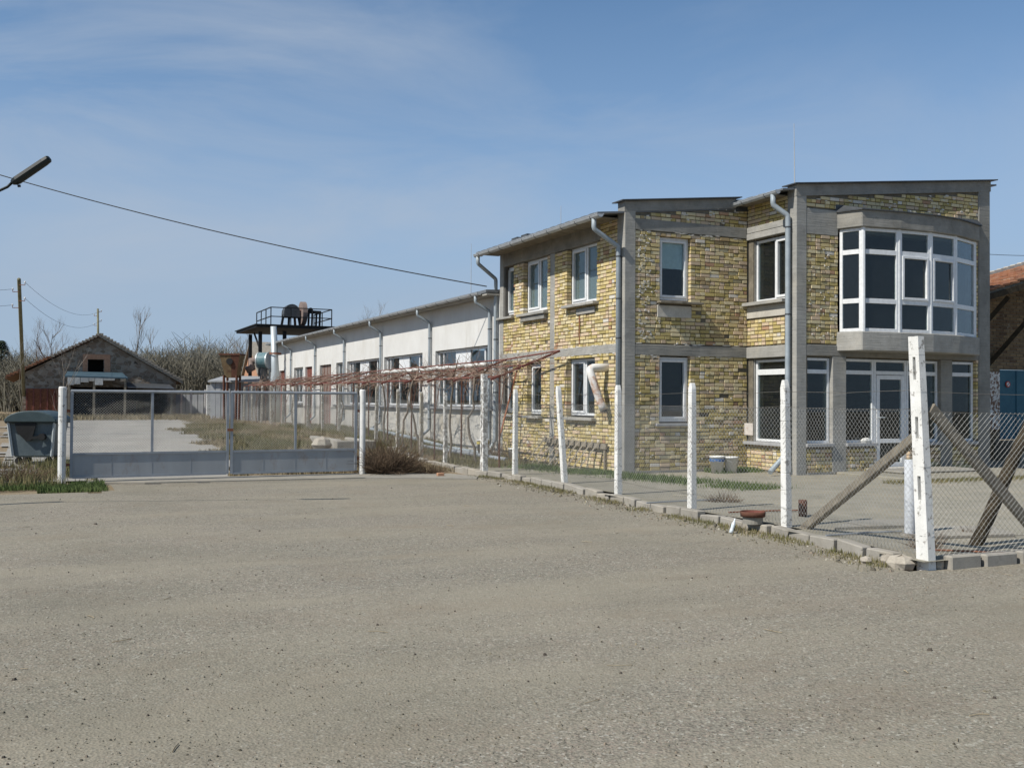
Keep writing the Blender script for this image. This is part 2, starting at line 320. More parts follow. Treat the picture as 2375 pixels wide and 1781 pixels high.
MAT['pole'] = plain('utility pole timber', (.14, .13, .075), (.22, .205, .13), 3, .9)
MAT['teal'] = plain('teal enamel', (.05, .14, .17), (.28, .36, .36), 1.4, .5)
MAT['stack'] = plain('pale tin duct', (.42, .46, .47), (.52, .56, .57), 2, .45, .3)
MAT['film'] = plain('dirty white film', (.55, .54, .50), (.72, .71, .67), 6, .5, bump=.7, fine=20)
MAT['bottle'] = plain('clear pale plastic', (.55, .62, .66), (.75, .80, .82), 30, .2, spec=.6)
MAT['rock'] = plain('pale field rock', (.34, .30, .245), (.46, .415, .34), 8, .95, bump=.6)
MAT['brownpanel'] = plain('brown board', (.20, .15, .13), (.26, .20, .175), 4, .8)
MAT['pipewhite'] = None
def pw():
    m = M('white pipe rust stained', .6); c = m.ramp(m.noise(4, 4), (.3, (.66, .64, .60)), (.7, (.76, .74, .71))); c = m.mix(m.ramp(m.noise(2.6, 5, .65), (.53, 0), (.64, .8)), c, (.42, .20, .09)); m.col(c); return m.m
MAT['pipewhite'] = pw()
MAT['plate'] = plain('rusting white plate', (.50, .44, .38), (.60, .54, .47), 22, .7, dark=(.36, .15, .05))
# ------------------------------------------------------------------ ground and sheets
from mathutils import noise as mn
def axis(lo, hi, a, b, st, far):
    r = []; x = a
    while x < b: r.append(x); x += st
    r.append(b); d = st; x = a; pre = []
    while x > lo: d *= far; x -= d; pre.append(max(x, lo))
    d = st; x = b; post = []
    while x < hi: d *= far; x += d; post.append(min(x, hi))
    return pre[::-1]+r+post
def sheetmesh(name, xs, ys, zf, mat, keep=None, kind='structure', **kw):
    idx = {}; vs = []; fs = []
    for j in range(len(ys)-1):
        for i in range(len(xs)-1):
            if keep and not keep((xs[i]+xs[i+1])/2, (ys[j]+ys[j+1])/2): continue
            q = []
            for a, b in ((i, j), (i+1, j), (i+1, j+1), (i, j+1)):
                if (a, b) not in idx: idx[(a, b)] = len(vs); vs.append((xs[a], ys[b], zf(xs[a], ys[b])))
                q.append(idx[(a, b)])
            fs.append(tuple(q))
    m = MB(); m.v = vs; m.f = fs; return m.build(name, mat, kind=kind, smooth=True, **kw)
sheetmesh('ground', axis(-900, 900, -34, 30, 1., 1.45), axis(-120, 1600, -26, 70, 1., 1.4), lambda x, y: gz(x, y)-.035+(.02*mn.noise(V((x*.3, y*.3, 0))) if abs(x) < 60 else 0), MAT['earth'])
def edge(x, y, s=.35): return mn.noise(V((x*1.3, y*1.3, 3)))*s+mn.noise(V((x*5, y*5, 9)))*s*.35
def ff(x, y): return .012*mn.noise(V((x*.7, y*.7, 0)))+.006*mn.noise(V((x*3, y*3, 5)))
def in_fore(x, y):
    e = edge(x, y)
    if x > fx(y)-.12+.0*e and y > -11.12: return False
    return y < 1.75+e*.6+max(0, (x+9.5)*.05) and not (x < -9.9+e and y > .35+e)
g = .22
sheetmesh('forecourt', [-34+g*i for i in range(int(52/g))], [-26+g*i for i in range(int(29/g))], lambda x, y: gz(x, y)+ff(x, y)*(1 if y < 0 else .5), MAT['forecourt'], in_fore)
sheetmesh('yard', [-3.3+.3*i for i in range(100)], [-11.1+.3*i for i in range(80)], lambda x, y: yz(x, y)+.008*mn.noise(V((x*.8, y*.8, 1))), MAT['slab'], lambda x, y: x > fx(y)-.05 and not (0 < x < 8.4 and y > 0.2) and y < 4+edge(x, y, .8))
def in_drive(x, y):
    t = min(1, max(0, (y-4)/40)); lo = -11.6-.02*y; hi = lerp(-7.2, -5.2, t)+1.3*math.exp(-((y-33)/9)**2)
    return lo+edge(x*.6, y*.6, .7) < x < hi+edge(x*.5, y*.5, 1.1) and y > 2.9
sheetmesh('driveway', [-16+.2*i for i in range(84)], [2.8+.2*i for i in range(224)], lambda x, y: gz(x, y)+.002, MAT['drive'], in_drive)
def padmesh(name, pts, z, mat):
    m = MB(); n = len(pts); m.prism([(x, y, z-.08) for x, y in pts], (0, 0, .08)); return m.build(name, mat, kind='structure')
padmesh('gate_apron', [(-10.2, 2.35), (-9.2, 1.95), (-7.4, 1.85), (-5.0, 1.75), (-3.0, .72), (-2.75, 1.25), (-3.0, 2.2), (-4.6, 2.95), (-10.1, 3.0)], .022, MAT['pad'])
# ------------------------------------------------------------------ scatter stuff
def blades(name, mat, n, sample, h=(.05, .14), wd=.006, zf=gz, lean=.5, seed=1):
    r = random.Random(seed); m = MB(); vs = m.v; fs = m.f; c = 0
    for _ in range(n*6):
        if c >= n: break
        p = sample(r)
        if p is None: continue
        c += 1; x, y = p; z = zf(x, y)-.01
        a = r.random()*6.283; hh = r.uniform(*h); dx, dy = math.cos(a), math.sin(a); l = r.random()*lean*hh; b = r.random()*6.283; w2 = wd*r.uniform(.6, 1.3)
        k = len(vs); ex, ey = math.cos(b)*l, math.sin(b)*l
        vs += [(x-dx*w2, y-dy*w2, z), (x+dx*w2, y+dy*w2, z), (x+ex*.4+dx*w2*.7, y+ey*.4+dy*w2*.7, z+hh*.6), (x+ex*.4-dx*w2*.7, y+ey*.4-dy*w2*.7, z+hh*.6), (x+ex, y+ey, z+hh)]
        fs += [(k, k+1, k+2, k+3), (k+3, k+2, k+4)]
    return m.build(name, mat, kind='stuff')
def patch(x0, x1, y0, y1, thr=0., sc_=.8, sd=0):
    def f(r):
        x, y = r.uniform(x0, x1), r.uniform(y0, y1)
        return (x, y) if mn.noise(V((x*sc_, y*sc_, sd)))+.35*mn.noise(V((x*4, y*4, sd+5))) > thr else None
    return f
def tagk(o, label, cat): o['label'] = label; o['category'] = cat; return o
tagk(blades('grass', MAT['grass'], 11000, patch(-13.8, -9.9, .5, 2.4, -.05), (.03, .11), .006, seed=2), 'fresh green grass verge beside the white gate post', 'grass')
tagk(blades('weeds', MAT['olivegrass'], 6000, patch(-14, -10.0, 1.5, 7, -.1, sd=4), (.08, .3), .006, seed=3), 'scrubby weeds in front of the waste container', 'weeds')
def strip_s(r):
    y = r.uniform(-10.8, 1.4); return (fx(y)-.16-abs(r.gauss(0, .16)), y) if mn.noise(V((y*1.1, 0, 2))) > -.12 else None
tagk(blades('kerb_weeds', MAT['olivegrass'], 4200, strip_s, (.02, .075), .005, lambda x, y: .0, seed=4), 'low olive weeds along the fence kerb', 'weeds')
def yardstrip(r):
    t = r.random(); y = lerp(-4.2, 3.4, t); x = lerp(.35, -1.2, t)+r.gauss(0, .28)
    if y > -.4: x = min(x, -.12)
    return (x, y) if mn.noise(V((x*1.2, y*1.2, 7))) > -.28 else None
tagk(blades('yard_grass', MAT['grass'], 9000, yardstrip, (.04, .12), .006, yz, seed=5), 'strip of short green grass in the concrete yard', 'grass')
tagk(blades('wall_grass', MAT['grass'], 5000, lambda r: (lambda x, y: (x, y) if mn.noise(V((x, y, 3))) > -.2 else None)(r.uniform(1.9, 3.6), -.1-abs(r.gauss(0, .22))) , (.04, .13), .006, yz, seed=6), 'green grass at the foot of the shaded brick wall', 'grass')
tagk(blades('step_grass', MAT['olivegrass'], 2600, lambda r: (r.uniform(3.3, 8.5), -3.75-abs(r.gauss(0, .2))), (.03, .1), .006, yz, seed=16), 'mossy grass line in front of the entrance step', 'grass')
tagk(blades('pergola_grass', MAT['olivegrass'], 16000, patch(-2.3, -.1, 2.5, 24, -.2, sd=9), (.06, .22), .007, yz, seed=7), 'rough grass under the vine pergola', 'grass')
def dryf(r):
    y = 3.2+42*r.random()**1.25; x = r.uniform(-9.5, -2.1)
    return (x, y) if not in_drive(x, y) and mn.noise(V((x*.5, y*.5, 1))) > -.4 else None
tagk(blades('dry_grass', MAT['drygrass'], 46000, dryf, (.03, .13), .010, seed=8), 'dry straw coloured grass beyond the gate', 'grass')
def greenf(r):
    y = 4+24*r.random(); x = r.uniform(-8.5, -3.2)
    return (x, y) if not in_drive(x, y) and mn.noise(V((x*.45, y*.3, 21))) > .08 else None
tagk(blades('meadow_grass', MAT['olivegrass'], 16000, greenf, (.05, .16), .010, seed=9), 'patchy green grass between driveway and fence', 'grass')
tagk(blades('barn_grass', MAT['drygrass'], 12000, patch(-16, 3, 36, 45, -.3, .4), (.08, .3), .016, seed=10), 'dry grass strip in front of the stone barn', 'grass')
def pebbles(name, n, sample, size, mat, zf, seed, label):
    r = random.Random(seed); m = MB()
    for _ in range(n):
        p = sample(r)
        if p is None: continue
        x, y = p; s = r.uniform(*size)*(1 if r.random() < .9 else 1.9); z = zf(x, y); a = r.random()*6.28
        pts = []
        for k in range(5): g2 = a+k*1.2566; pts.append((x+s*math.cos(g2)*r.uniform(.7, 1.2), y+s*math.sin(g2)*r.uniform(.7, 1.2), z-.004))
        top = [(lerp(q[0], x, .45), lerp(q[1], y, .45), z+s*r.uniform(.5, .9)) for q in pts]
        m.add(pts+top, [(k, (k+1) % 5, 5+(k+1) % 5, 5+k) for k in range(5)]+[(5, 6, 7, 8, 9)])
    o = m.build(name, mat, kind='stuff'); return tagk(o, label, 'pebbles')
def fores(r):
    d = 4+17*r.random()**1.6; px = r.uniform(-60, 2440); q = CAM+ray(px, 1300)*d
    return (q.x, q.y) if in_fore(q.x, q.y) else None
PEB = brick_mat('loose pebbles', ((0, (.18, .165, .13)), (.3, (.22, .20, .16)), (.55, (.23, .19, .15)), (.75, (.10, .09, .07)), (.93, (.38, .36, .31))))
pebbles('gravel', 12000, fores, (.003, .0065), PEB, lambda x, y: gz(x, y)+ff(x, y), 21, 'loose grey gravel scattered over the forecourt')
pebbles('rubble', 900, lambda r: (lambda y: (fx(y)-.2-abs(r.gauss(0, .25)), y))(r.uniform(-11, 1.5)), (.008, .025), PEB, lambda x, y: 0.0, 22, 'small stones fallen along the fence kerb')
pebbles('clods', 170, fores, (.007, .013), plain('dark clod', (.06, .05, .04), (.11, .09, .07), 9), lambda x, y: gz(x, y)+ff(x, y), 23, 'dark clods lying on the forecourt gravel')
r = random.Random(91); tw_ = MB()
for _ in range(46):
    q = fores(r)
    if q is None: continue
    a = r.random()*6.283; l = r.uniform(.04, .16); z = gz(*q)+ff(*q)+.006; b2 = a+r.uniform(-.6, .6); p1 = V((q[0], q[1], z)); p2 = p1+V((math.cos(a), math.sin(a), .02))*l*.5; tw_.tube([p1, p2, p2+V((math.cos(b2), math.sin(b2), -.02))*l*.5], r.uniform(.0018, .004), 4)
tagk(tw_.build('straw', plain('pale straw', (.20, .15, .09), (.42, .36, .25), 3, .9), kind='stuff'), 'bits of straw and twig scattered on the forecourt', 'straw')
# ------------------------------------------------------------------ brick building
BB = thing('brick_building', (4, 2, 0), 'unfinished two storey yellow brick building with concrete columns and oriel window', 'building')
X1, Y2, X3 = 3.11, -1.63, 8.63
FL = (V((0, 0, 0)), V((0, 1, 0)), V((-1, 0, 0))); F1 = (V((0, 0, 0)), V((1, 0, 0)), V((0, -1, 0)))
FS = (V((X1, 0, 0)), V((0, -1, 0)), V((-1, 0, 0))); F2 = (V((0, Y2, 0)), V((1, 0, 0)), V((0, -1, 0)))
def rooftop(x): return 5.74+.105*x
def wallmesh(fr, a0, a1, z0, ztop, holes, d0=-.30, d1=-.026):
    """solid wall sheet with openings; ztop is a function of a"""
    As = sorted({a0, a1, *[min(max(q, a0), a1) for h in holes for q in h[:2]]}); zm = max(ztop(a0), ztop(a1))
    Zs = sorted({z0, *[min(max(q, z0), zm) for h in holes for q in h[2:]], zm}); m = MB(); o, u, n = fr
    P = lambda a, z, d: o+u*a+Z*min(z, ztop(a))+n*d
    def full(i, j):
        if not (0 <= i < len(As)-1 and 0 <= j < len(Zs)-1): return False
        a, z = (As[i]+As[i+1])/2, (Zs[j]+Zs[j+1])/2
        return not any(h[0] < a < h[1] and h[2] < z < h[3] for h in holes)
    fl = u.cross(Z).dot(n) < 0
    def q(*p): m.add(p if not fl else p[::-1], [(0, 1, 2, 3)])
    for i in range(len(As)-1):
        for j in range(len(Zs)-1):
            if not full(i, j): continue
            a, b, c, d = As[i], As[i+1], Zs[j], Zs[j+1]
            q(P(a, c, d1), P(b, c, d1), P(b, d, d1), P(a, d, d1)); q(P(b, c, d0), P(a, c, d0), P(a, d, d0), P(b, d, d0))
            if not full(i-1, j): q(P(a, c, d0), P(a, c, d1), P(a, d, d1), P(a, d, d0))
            if not full(i+1, j): q(P(b, c, d1), P(b, c, d0), P(b, d, d0), P(b, d, d1))
            if not full(i, j-1): q(P(a, c, d0), P(b, c, d0), P(b, c, d1), P(a, c, d1))
            if not full(i, j+1): q(P(a, d, d1), P(b, d, d1), P(b, d, d0), P(a, d, d0))
    return m
BH, CH = .0655, .081
def brickshape(L_, h=BH, dp=.12, b=.0045):
    v = [(0, 0, -dp), (L_, 0, -dp), (L_, h, -dp), (0, h, -dp), (0, 0, -b), (L_, 0, -b), (L_, h, -b), (0, h, -b), (b, b, 0), (L_-b, b, 0), (L_-b, h-b, 0), (b, h-b, 0)]
    return v, [(0, 1, 5, 4), (1, 2, 6, 5), (2, 3, 7, 6), (3, 0, 4, 7), (4, 5, 9, 8), (5, 6, 10, 9), (6, 7, 11, 10), (7, 4, 8, 11), (8, 9, 10, 11)]
BRICKS = []
def lay(wall, fr, a0, a1, z0, ztop, holes, seed, miss=.006):
    r = random.Random(seed); k = 0; zm = max(ztop(a0), ztop(a1))
    while z0+k*CH+BH < zm:
        z = z0+k*CH; cuts = sorted((h[0], h[1]) for h in holes if h[2] < z+.048 and h[3] > z+.020); iv = []; a = a0
        for c, d in cuts:
            if c > a: iv.append((a, min(c, a1)))
            a = max(a, d)
        if a < a1: iv.append((a, a1))
        for s, e in iv:
            x = s+(0 if s > a0 else 0); first = True
            while e-x > .03:
                L_ = .236 if (r.random() < .55 if k % 2 == 0 else r.random() < .18) else .113
                if first and k % 2: L_ = .114
                first = False
                L_ = min(L_*r.uniform(.97, 1.01), e-x)
                if e-x-L_ < .045: L_ = e-x
                if L_ > .27: L_ = .238
                if z+BH < ztop(x)-.0 and z+BH < ztop(x+L_) and r.random() > miss:
                    BRICKS.append((wall, fr, x, L_, z+r.uniform(-.003, .003), r.gauss(0, .005)-(.02 if r.random() < .012 else 0)))
                x += L_+.0145
        k += 1
# openings (a0,a1,z0,z1)
WL = [(1.19, 2.60, 3.75, 5.08), (3.62, 4.98, 3.75, 5.08), (5.57, 6.20, 3.77, 5.06), (1.27, 2.60, 1.21, 2.54), (3.93, 4.73, 1.21, 2.5), (5.59, 6.20, 1.23, 2.5)]
W1 = [(.85, 1.63, 3.70, 5.08), (.85, 1.63, 1.12, 2.54)]
WS = [(.20, 1.42, 3.74, 5.10), (.19, 1.44, .73, 2.51)]
W2 = [(3.37, 4.05, .73, 2.52), (4.43, 5.27, .73, 2.52), (5.27, 6.20, .13, 2.52), (6.20, 7.12, .73, 2.52), (7.48, 8.21, .73, 2.52), (4.2, 8.2, 3.03, 5.3)]
shr = lambda hs, e: [(a-e, b+e, c-e, d+e) for a, b, c, d in hs]
TL = lambda a: 5.48
T1 = lambda a: rooftop(a)-.02
TSd = lambda a: 5.95
T2 = lambda a: rooftop(a)-.02
walls = {}
for nm, fr, a0, a1, tp, hs in (('left', FL, 0, 6.41, TL, WL), ('front', F1, 0, X1+.0, T1, W1), ('side', FS, .0, 1.63, TSd, WS), ('entrance', F2, X1, X3, T2, W2)):
    s0 = .28 if nm in ('left', 'front') else 0
    aa0 = a0+.02; aa1 = a1-.02 if nm != 'front' else X1+.28
    walls[nm] = wallmesh(fr, aa0, aa1, -.05, tp, shr(hs, .012)).build('wall', MAT['mortar'], BB)
    walls[nm]['label'] = {'left': 'sunlit long brick wall', 'front': 'shaded brick wall beside the corner column', 'side': 'short sunlit brick return wall', 'entrance': 'brick entrance wall under the oriel'}[nm]
# concrete holes for brick layout
CL = [(-.1, .30, -1, 9), (6.20, 6.5, -1, 9), (3.23, 3.48, -1, 9), (-1, 7, 2.60, 2.80), (1.05, 7, 5.08, 9)]
C1 = [(-.1, .255, -1, 9), (-1, 9, 5.17, 5.41), (-1, 9, 2.55, 2.785), (.78, 1.66, 3.36, 3.70)]
CS = [(1.36, 2, -1, 9), (-1, 2, 5.12, 5.41), (-1, 2, 2.53, 2.785), (-.1, 1.4, 3.40, 3.74), (-.1, .2, .73, 2.53), (-.1, .2, 3.74, 5.12)]
C2 = [(3, 3.37, -1, 9), (3, 4.21, 5.07, 5.61), (3, 9, 2.55, 2.785), (8.27, 9, -1, 9), (4.05, 4.43, -1, 2.6), (7.12, 7.48, -1, 2.6), (3, 9, .655, .735), (4.2, 8.2, 2.5, 5.66)]
lay('left', FL, .30, 6.20, .12, TL, WL+CL, 1); lay('front', F1, .255, X1-.005, .14, lambda a: rooftop(a)-.23, W1+C1, 2)
lay('side', FS, .005, 1.36, .14, TSd, WS+CS, 3, .0); lay('entrance', F2, 3.37, 8.27, .14, lambda a: rooftop(a)-.25, W2+C2, 4, .0)
def bmat(fr, x, z, d):
    o, u, n = fr; p = o+u*x+Z*z+n*d
    return Matrix(((u.x, 0, n.x, p.x), (u.y, 0, n.y, p.y), (u.z, 1, n.z, p.z), (0, 0, 0, 1)))
def barea(b):
    _, fr, x, L_, z, d = b; o, u, n = fr; c = o+u*(x+L_/2)+Z*(z+.03); px, py, dd = pix(c)
    vd = (CAM-c).normalized(); vis = 0 <= px <= 2375 and not (2105 < px < 2155) and z > .95
    return -L_*abs(vd.dot(n))/dd**2 if vis else 0
BRICKS.sort(key=barea)
bm_cache = {}; rest = {k: MB() for k in walls}
for i, b in enumerate(BRICKS):
    wl, fr, x, L_, z, d = b; mtx = bmat(fr, x, z, d)
    if i < 300:
        key = round(L_, 3)
        if key not in bm_cache:
            v_, f_ = brickshape(key); me = bpy.data.meshes.new('brick'); me.from_pydata(v_, [], f_); me.update(); me.materials.append(MAT['brick']); bm_cache[key] = me
        o = bpy.data.objects.new('brick', bm_cache[key]); COL.objects.link(o); o.parent = walls[wl]; o.matrix_parent_inverse = Matrix.Identity(4); o.matrix_local = mtx
    else:
        v_, f_ = brickshape(L_); rest[wl].add([mtx @ V(p) for p in v_], f_)
for k, mb in rest.items(): mb.build('brick_courses', MAT['brick'], walls[k], kind='stuff')
# mortar squeezed out over bricks and along the concrete
MAT['smear'] = plain('pale mortar smear', (.50, .47, .41), (.66, .63, .57), 12, .95, bump=.5)
def smears(wall, fr, spots, seed, label=None):
    r = random.Random(seed); m = MB(); o, u, n = fr
    for a, z, sa, sz in spots:
        k = 7; rim = []; 
        for i in range(k):
            g_ = 6.283*i/k; rim.append((a+math.cos(g_)*sa*r.uniform(.5, 1.2), z+math.sin(g_)*sz*r.uniform(.5, 1.2)))
        th = r.uniform(.004, .014); vs = [o+u*x+Z*y-n*.012 for x, y in rim]+[o+u*lerp(x, a, .25)+Z*lerp(y, z, .25)+n*th for x, y in rim]
        m.add(vs, [(i, (i+1) % k, k+(i+1) % k, k+i) for i in range(k)]+[tuple(range(k, 2*k))])
    return m.build('mortar_smear', MAT['smear'], walls[wall], kind='stuff')
r = random.Random(77)
sp_ = [(.32+abs(r.gauss(0, .22)), r.uniform(2.85, 5.1), r.uniform(.015, .06), r.uniform(.012, .035)) for _ in range(95)]+[(r.uniform(.3, 3), r.uniform(5.42, 5.8), r.uniform(.02, .06), r.uniform(.01, .03)) for _ in range(26)]+[(r.uniform(.3, 3), r.choice((2.80, 2.545, 5.16))+r.gauss(0, .012), r.uniform(.03, .12), r.uniform(.008, .022)) for _ in range(60)]+[(r.uniform(.3, 3), r.uniform(.3, 2.5), r.uniform(.015, .04), r.uniform(.01, .025)) for _ in range(40)]
smears('front', F1, [q for q in sp_ if not any(h[0]-.06 < q[0] < h[1]+.06 and h[2]-.06 < q[1] < h[3]+.06 for h in W1)], 5)
sp_ = [(r.uniform(.35, 6.1), r.uniform(.3, 5), r.uniform(.012, .04), r.uniform(.01, .03)) for _ in range(150)]+[(r.uniform(.35, 6.1), r.choice((2.60, 2.80))+r.gauss(0, .012), r.uniform(.03, .12), r.uniform(.008, .02)) for _ in range(60)]
smears('left', FL, [q for q in sp_ if not any(h[0]-.06 < q[0] < h[1]+.06 and h[2]-.06 < q[1] < h[3]+.06 for h in WL+[(3.2, 3.5, 0, 6)])], 6)
sp_ = [(r.uniform(3.4, 8.2), r.uniform(5.65, 6.3), r.uniform(.02, .07), r.uniform(.012, .035)) for _ in range(75)]+[(r.uniform(3.4, 4.15), r.uniform(2.85, 5), r.uniform(.012, .04), r.uniform(.01, .03)) for _ in range(30)]
smears('entrance', F2, [q for q in sp_ if q[1] < rooftop(q[0])-.3], 7)
# concrete frame
def conc(name, fr, a0, a1, z0, z1, d0, d1, mat='concrete', bev=.008):
    return MB().fb(fr, a0, a1, z0, z1, d0, d1).build(name, MAT[mat], BB, bevel=bev)
MB().box(-.014, .252, -.014, .30, -.05, 5.56).build('column', MAT['concrete'], BB, bevel=.012)
MB().box(-.012, .30, 6.205, 6.43, -.05, 5.42).build('column', MAT['concrete'], BB, bevel=.012)
conc('column', FL, 3.235, 3.475, 2.80, 5.08, -.2, -.004); conc('column', FL, 3.235, 3.475, .05, 2.60, -.2, -.004)
conc('beam', FL, .30, 6.205, 2.605, 2.795, -.25, .006); conc('beam', FL, 1.06, 6.205, 5.085, 5.46, -.25, .004, 'concrete_dark')
conc('beam', F1, .252, X1-.02, 5.175, 5.405, -.25, .012, 'concrete_dark'); conc('beam', F1, .252, X1-.02, 2.555, 2.78, -.25, .012, 'concrete_dark')
for q0, q1 in ((5.125, 5.262), (5.27, 5.405)): conc('beam', FS, .012, 1.37, q0, q1, -.25, .03 if q0 < 5.2 else .022)
conc('beam', FS, .012, 1.37, 2.535, 2.78, -.25, .03)
conc('apron', FS, .0, 1.37, 3.405, 3.665, -.1, .012, 'apron'); conc('apron', F1, .79, 1.65, 3.365, 3.62, -.1, .012, 'apron'); conc('apron', FL, 1.25, 2.1, 3.52, 3.66, -.1, .03, 'concrete')
conc('jamb', FS, .0, .19, .735, 2.535, -.24, -.05, 'concrete'); conc('jamb', FS, .0, .19, 3.745, 5.12, -.24, -.05, 'concrete')
MB().box(X1-.014, 3.365, Y2-.014, Y2+.27, -.05, 5.9).build('column', MAT['concrete'], BB, bevel=.012)
conc('beam', F2, 3.365, 4.20, 5.075, 5.605, -.25, .010); conc('beam', F2, 3.365, 8.28, 2.555, 2.78, -.25, .012, 'concrete_dark')
MB().box(8.28, X3+.02, Y2-.016, Y2+.3, -.05, 6.42).build('column', MAT['concrete_dark'], BB, bevel=.02)
conc('column', F2, 4.055, 4.425, .05, 2.55, -.25, .010, 'concrete', .01); conc('column', F2, 7.125, 7.475, .05, 2.55, -.25, .010, 'concrete_dark', .01)
def sloped(name, fr, a0, a1, th, d0, d1, mat, off=0):
    o, u, n = fr; P = lambda a, z, d: o+u*a+Z*z+n*d
    p = [P(a0, rooftop(a0)-th+off, d1), P(a1, rooftop(a1)-th+off, d1), P(a1, rooftop(a1)-th+off, d0), P(a0, rooftop(a0)-th+off, d0), P(a0, rooftop(a0)+off, d1), P(a1, rooftop(a1)+off, d1), P(a1, rooftop(a1)+off, d0), P(a0, rooftop(a0)+off, d0)]
    return MB().hexa(p).build(name, MAT[mat], BB)
sloped('verge_slab', F1, -.02, 2.80, .215, -.26, .016, 'concrete_dark'); sloped('verge_flashing', F1, -.12, 2.90, .022, -.34, .10, 'flash', .026)
sloped('verge_slab', F2, X1-.02, X3+.03, .24, -.26, .02, 'concrete_dark'); sloped('verge_flashing', F2, X1-.1, X3+.17, .022, -.34, .10, 'flash', .026)
def zr(x): return 5.50+.105*x
def roofpoly(x0, x1, y0, y1, dz):
    m = MB(); n = int((y1-y0)/.18); th = .035
    for i in range(n):      # ribbed sheets
        a = lerp(y0, y1, i/n); b = lerp(y0, y1, (i+1)/n); h = .008*(i % 2)
        m.hexa([(x0, a, zr(x0)+dz+h), (x1, a, zr(x1)+dz+h), (x1, b, zr(x1)+dz+h), (x0, b, zr(x0)+dz+h), (x0, a, zr(x0)+dz+th+h), (x1, a, zr(x1)+dz+th+h), (x1, b, zr(x1)+dz+th+h), (x0, b, zr(x0)+dz+th+h)])
    return m
roofpoly(-.655, 8.9, .0, 6.52, 0).build('roof', MAT['roof'], BB); roofpoly(2.78, 8.9, -1.60, -.0, .14).build('roof', MAT['roof'], BB)
MB().box(-.56, -.02, .27, 6.5, 5.405, 5.43).build('soffit_board', MAT['wood'], BB); MB().box(2.8, 3.1, -1.34, -.02, 5.87, 5.89).build('soffit_board', MAT['wood'], BB)
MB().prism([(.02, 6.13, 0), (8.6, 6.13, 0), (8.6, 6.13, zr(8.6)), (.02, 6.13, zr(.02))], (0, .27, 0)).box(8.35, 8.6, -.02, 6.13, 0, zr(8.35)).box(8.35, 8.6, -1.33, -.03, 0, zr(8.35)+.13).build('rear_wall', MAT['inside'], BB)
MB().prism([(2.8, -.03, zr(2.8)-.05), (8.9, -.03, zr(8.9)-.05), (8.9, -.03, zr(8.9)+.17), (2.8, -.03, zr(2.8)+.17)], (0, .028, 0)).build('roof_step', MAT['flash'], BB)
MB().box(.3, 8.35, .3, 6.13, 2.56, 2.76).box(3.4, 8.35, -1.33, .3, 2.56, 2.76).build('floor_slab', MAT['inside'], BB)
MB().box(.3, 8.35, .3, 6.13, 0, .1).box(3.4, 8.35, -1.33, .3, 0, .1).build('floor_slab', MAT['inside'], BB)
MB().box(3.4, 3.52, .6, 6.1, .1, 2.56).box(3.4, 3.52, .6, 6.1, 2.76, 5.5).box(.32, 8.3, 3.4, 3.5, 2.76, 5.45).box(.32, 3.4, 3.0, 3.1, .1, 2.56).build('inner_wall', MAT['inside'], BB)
# roof edge bits, gutters
def gutter(parent, p, q, r=.075, step=.62, name='gutter'):
    p, q = V(p), V(q); t = (q-p).normalized(); a = t.cross(Z).normalized(); m = MB(); n = 10; prof = []
    for i in range(n+1): g_ = math.pi*i/n; prof.append(a*math.cos(g_)*r-Z*math.sin(g_)*r)
    for i in range(n, -1, -1): g_ = math.pi*i/n; prof.append(a*math.cos(g_)*(r-.006)-Z*math.sin(g_)*(r-.006))
    m.prism([p+v for v in prof], q-p); m.tube([p+a*r, q+a*r], .011, 6); m.tube([p-a*r, q-a*r], .008, 6)
    for e in (p, q): m.add([e+v for v in prof[:n+1]], [tuple(range(n+1))])
    g_o = m.build(name, MAT['galv'], parent)
    L_ = (q-p).length; k = int(L_/step)
    for i in range(k):
        c = p+t*(L_*(i+.5)/k); b = MB(); pts = [c+v*1.05 for v in prof[:n+1]]
        for s, e in zip(pts, pts[1:]): b.bar(s, e, .014, .005, t)
        b.bar(c+a*r, c-a*r, .014, .005); b.build('bracket', MAT['flash'], g_o)
    return g_o
def downpipe(parent, path, r=.05, name='downpipe', bands=()):
    o = MB().tube(path, r, 12).build(name, MAT['pipe'], parent, smooth=False)
    o.data.polygons.foreach_set('use_smooth', [len(p.vertices) == 4 for p in o.data.polygons])
    return o
def bend(pts, r=.045, n=2):
    pts = [V(p) for p in pts]; res = [pts[0]]
    for a, b, c in zip(pts, pts[1:], pts[2:]):
        l1 = min(r, (b-a).length*.45); l2 = min(r, (c-b).length*.45); s = b+(a-b).normalized()*l1; e = b+(c-b).normalized()*l2
        for i in range(n+1): t = i/n; res.append(s*(1-t)**2+b*2*t*(1-t)+e*t*t)
    return res+[pts[-1]]
gutter(BB, (-.67, -.16, 5.40), (-.67, 6.50, 5.40)); gutter(BB, (2.74, -1.50, 5.93), (2.74, .02, 5.90), .07)
def bands(parent, x, y, zs, r, n=V((-1, 0, 0))):
    for z in zs:
        MB().lathe((x, y, z), [(r+.001, -.014), (r+.006, -.014), (r+.006, .014), (r+.001, .014)], 12).bar((x, y, z), (x+.16, y, z), .02, .02).build('pipe_clip', MAT['flash'], parent)
d1 = downpipe(BB, bend([(-.67, .12, 5.36), (-.67, .12, 5.13), (-.085, .12, 4.80), (-.085, .12, .12)])); bands(d1, -.085, .12, (4.6, 3.72, 2.9, 1.9, .9), .05)
d2 = downpipe(BB, bend([(-.67, 6.36, 5.36), (-.67, 6.36, 5.16), (-.085, 6.52, 4.80), (-.085, 6.52, .55), (-.35, 6.3, .22)])); bands(d2, -.085, 6.52, (4.5, 3.2, 1.8), .05)
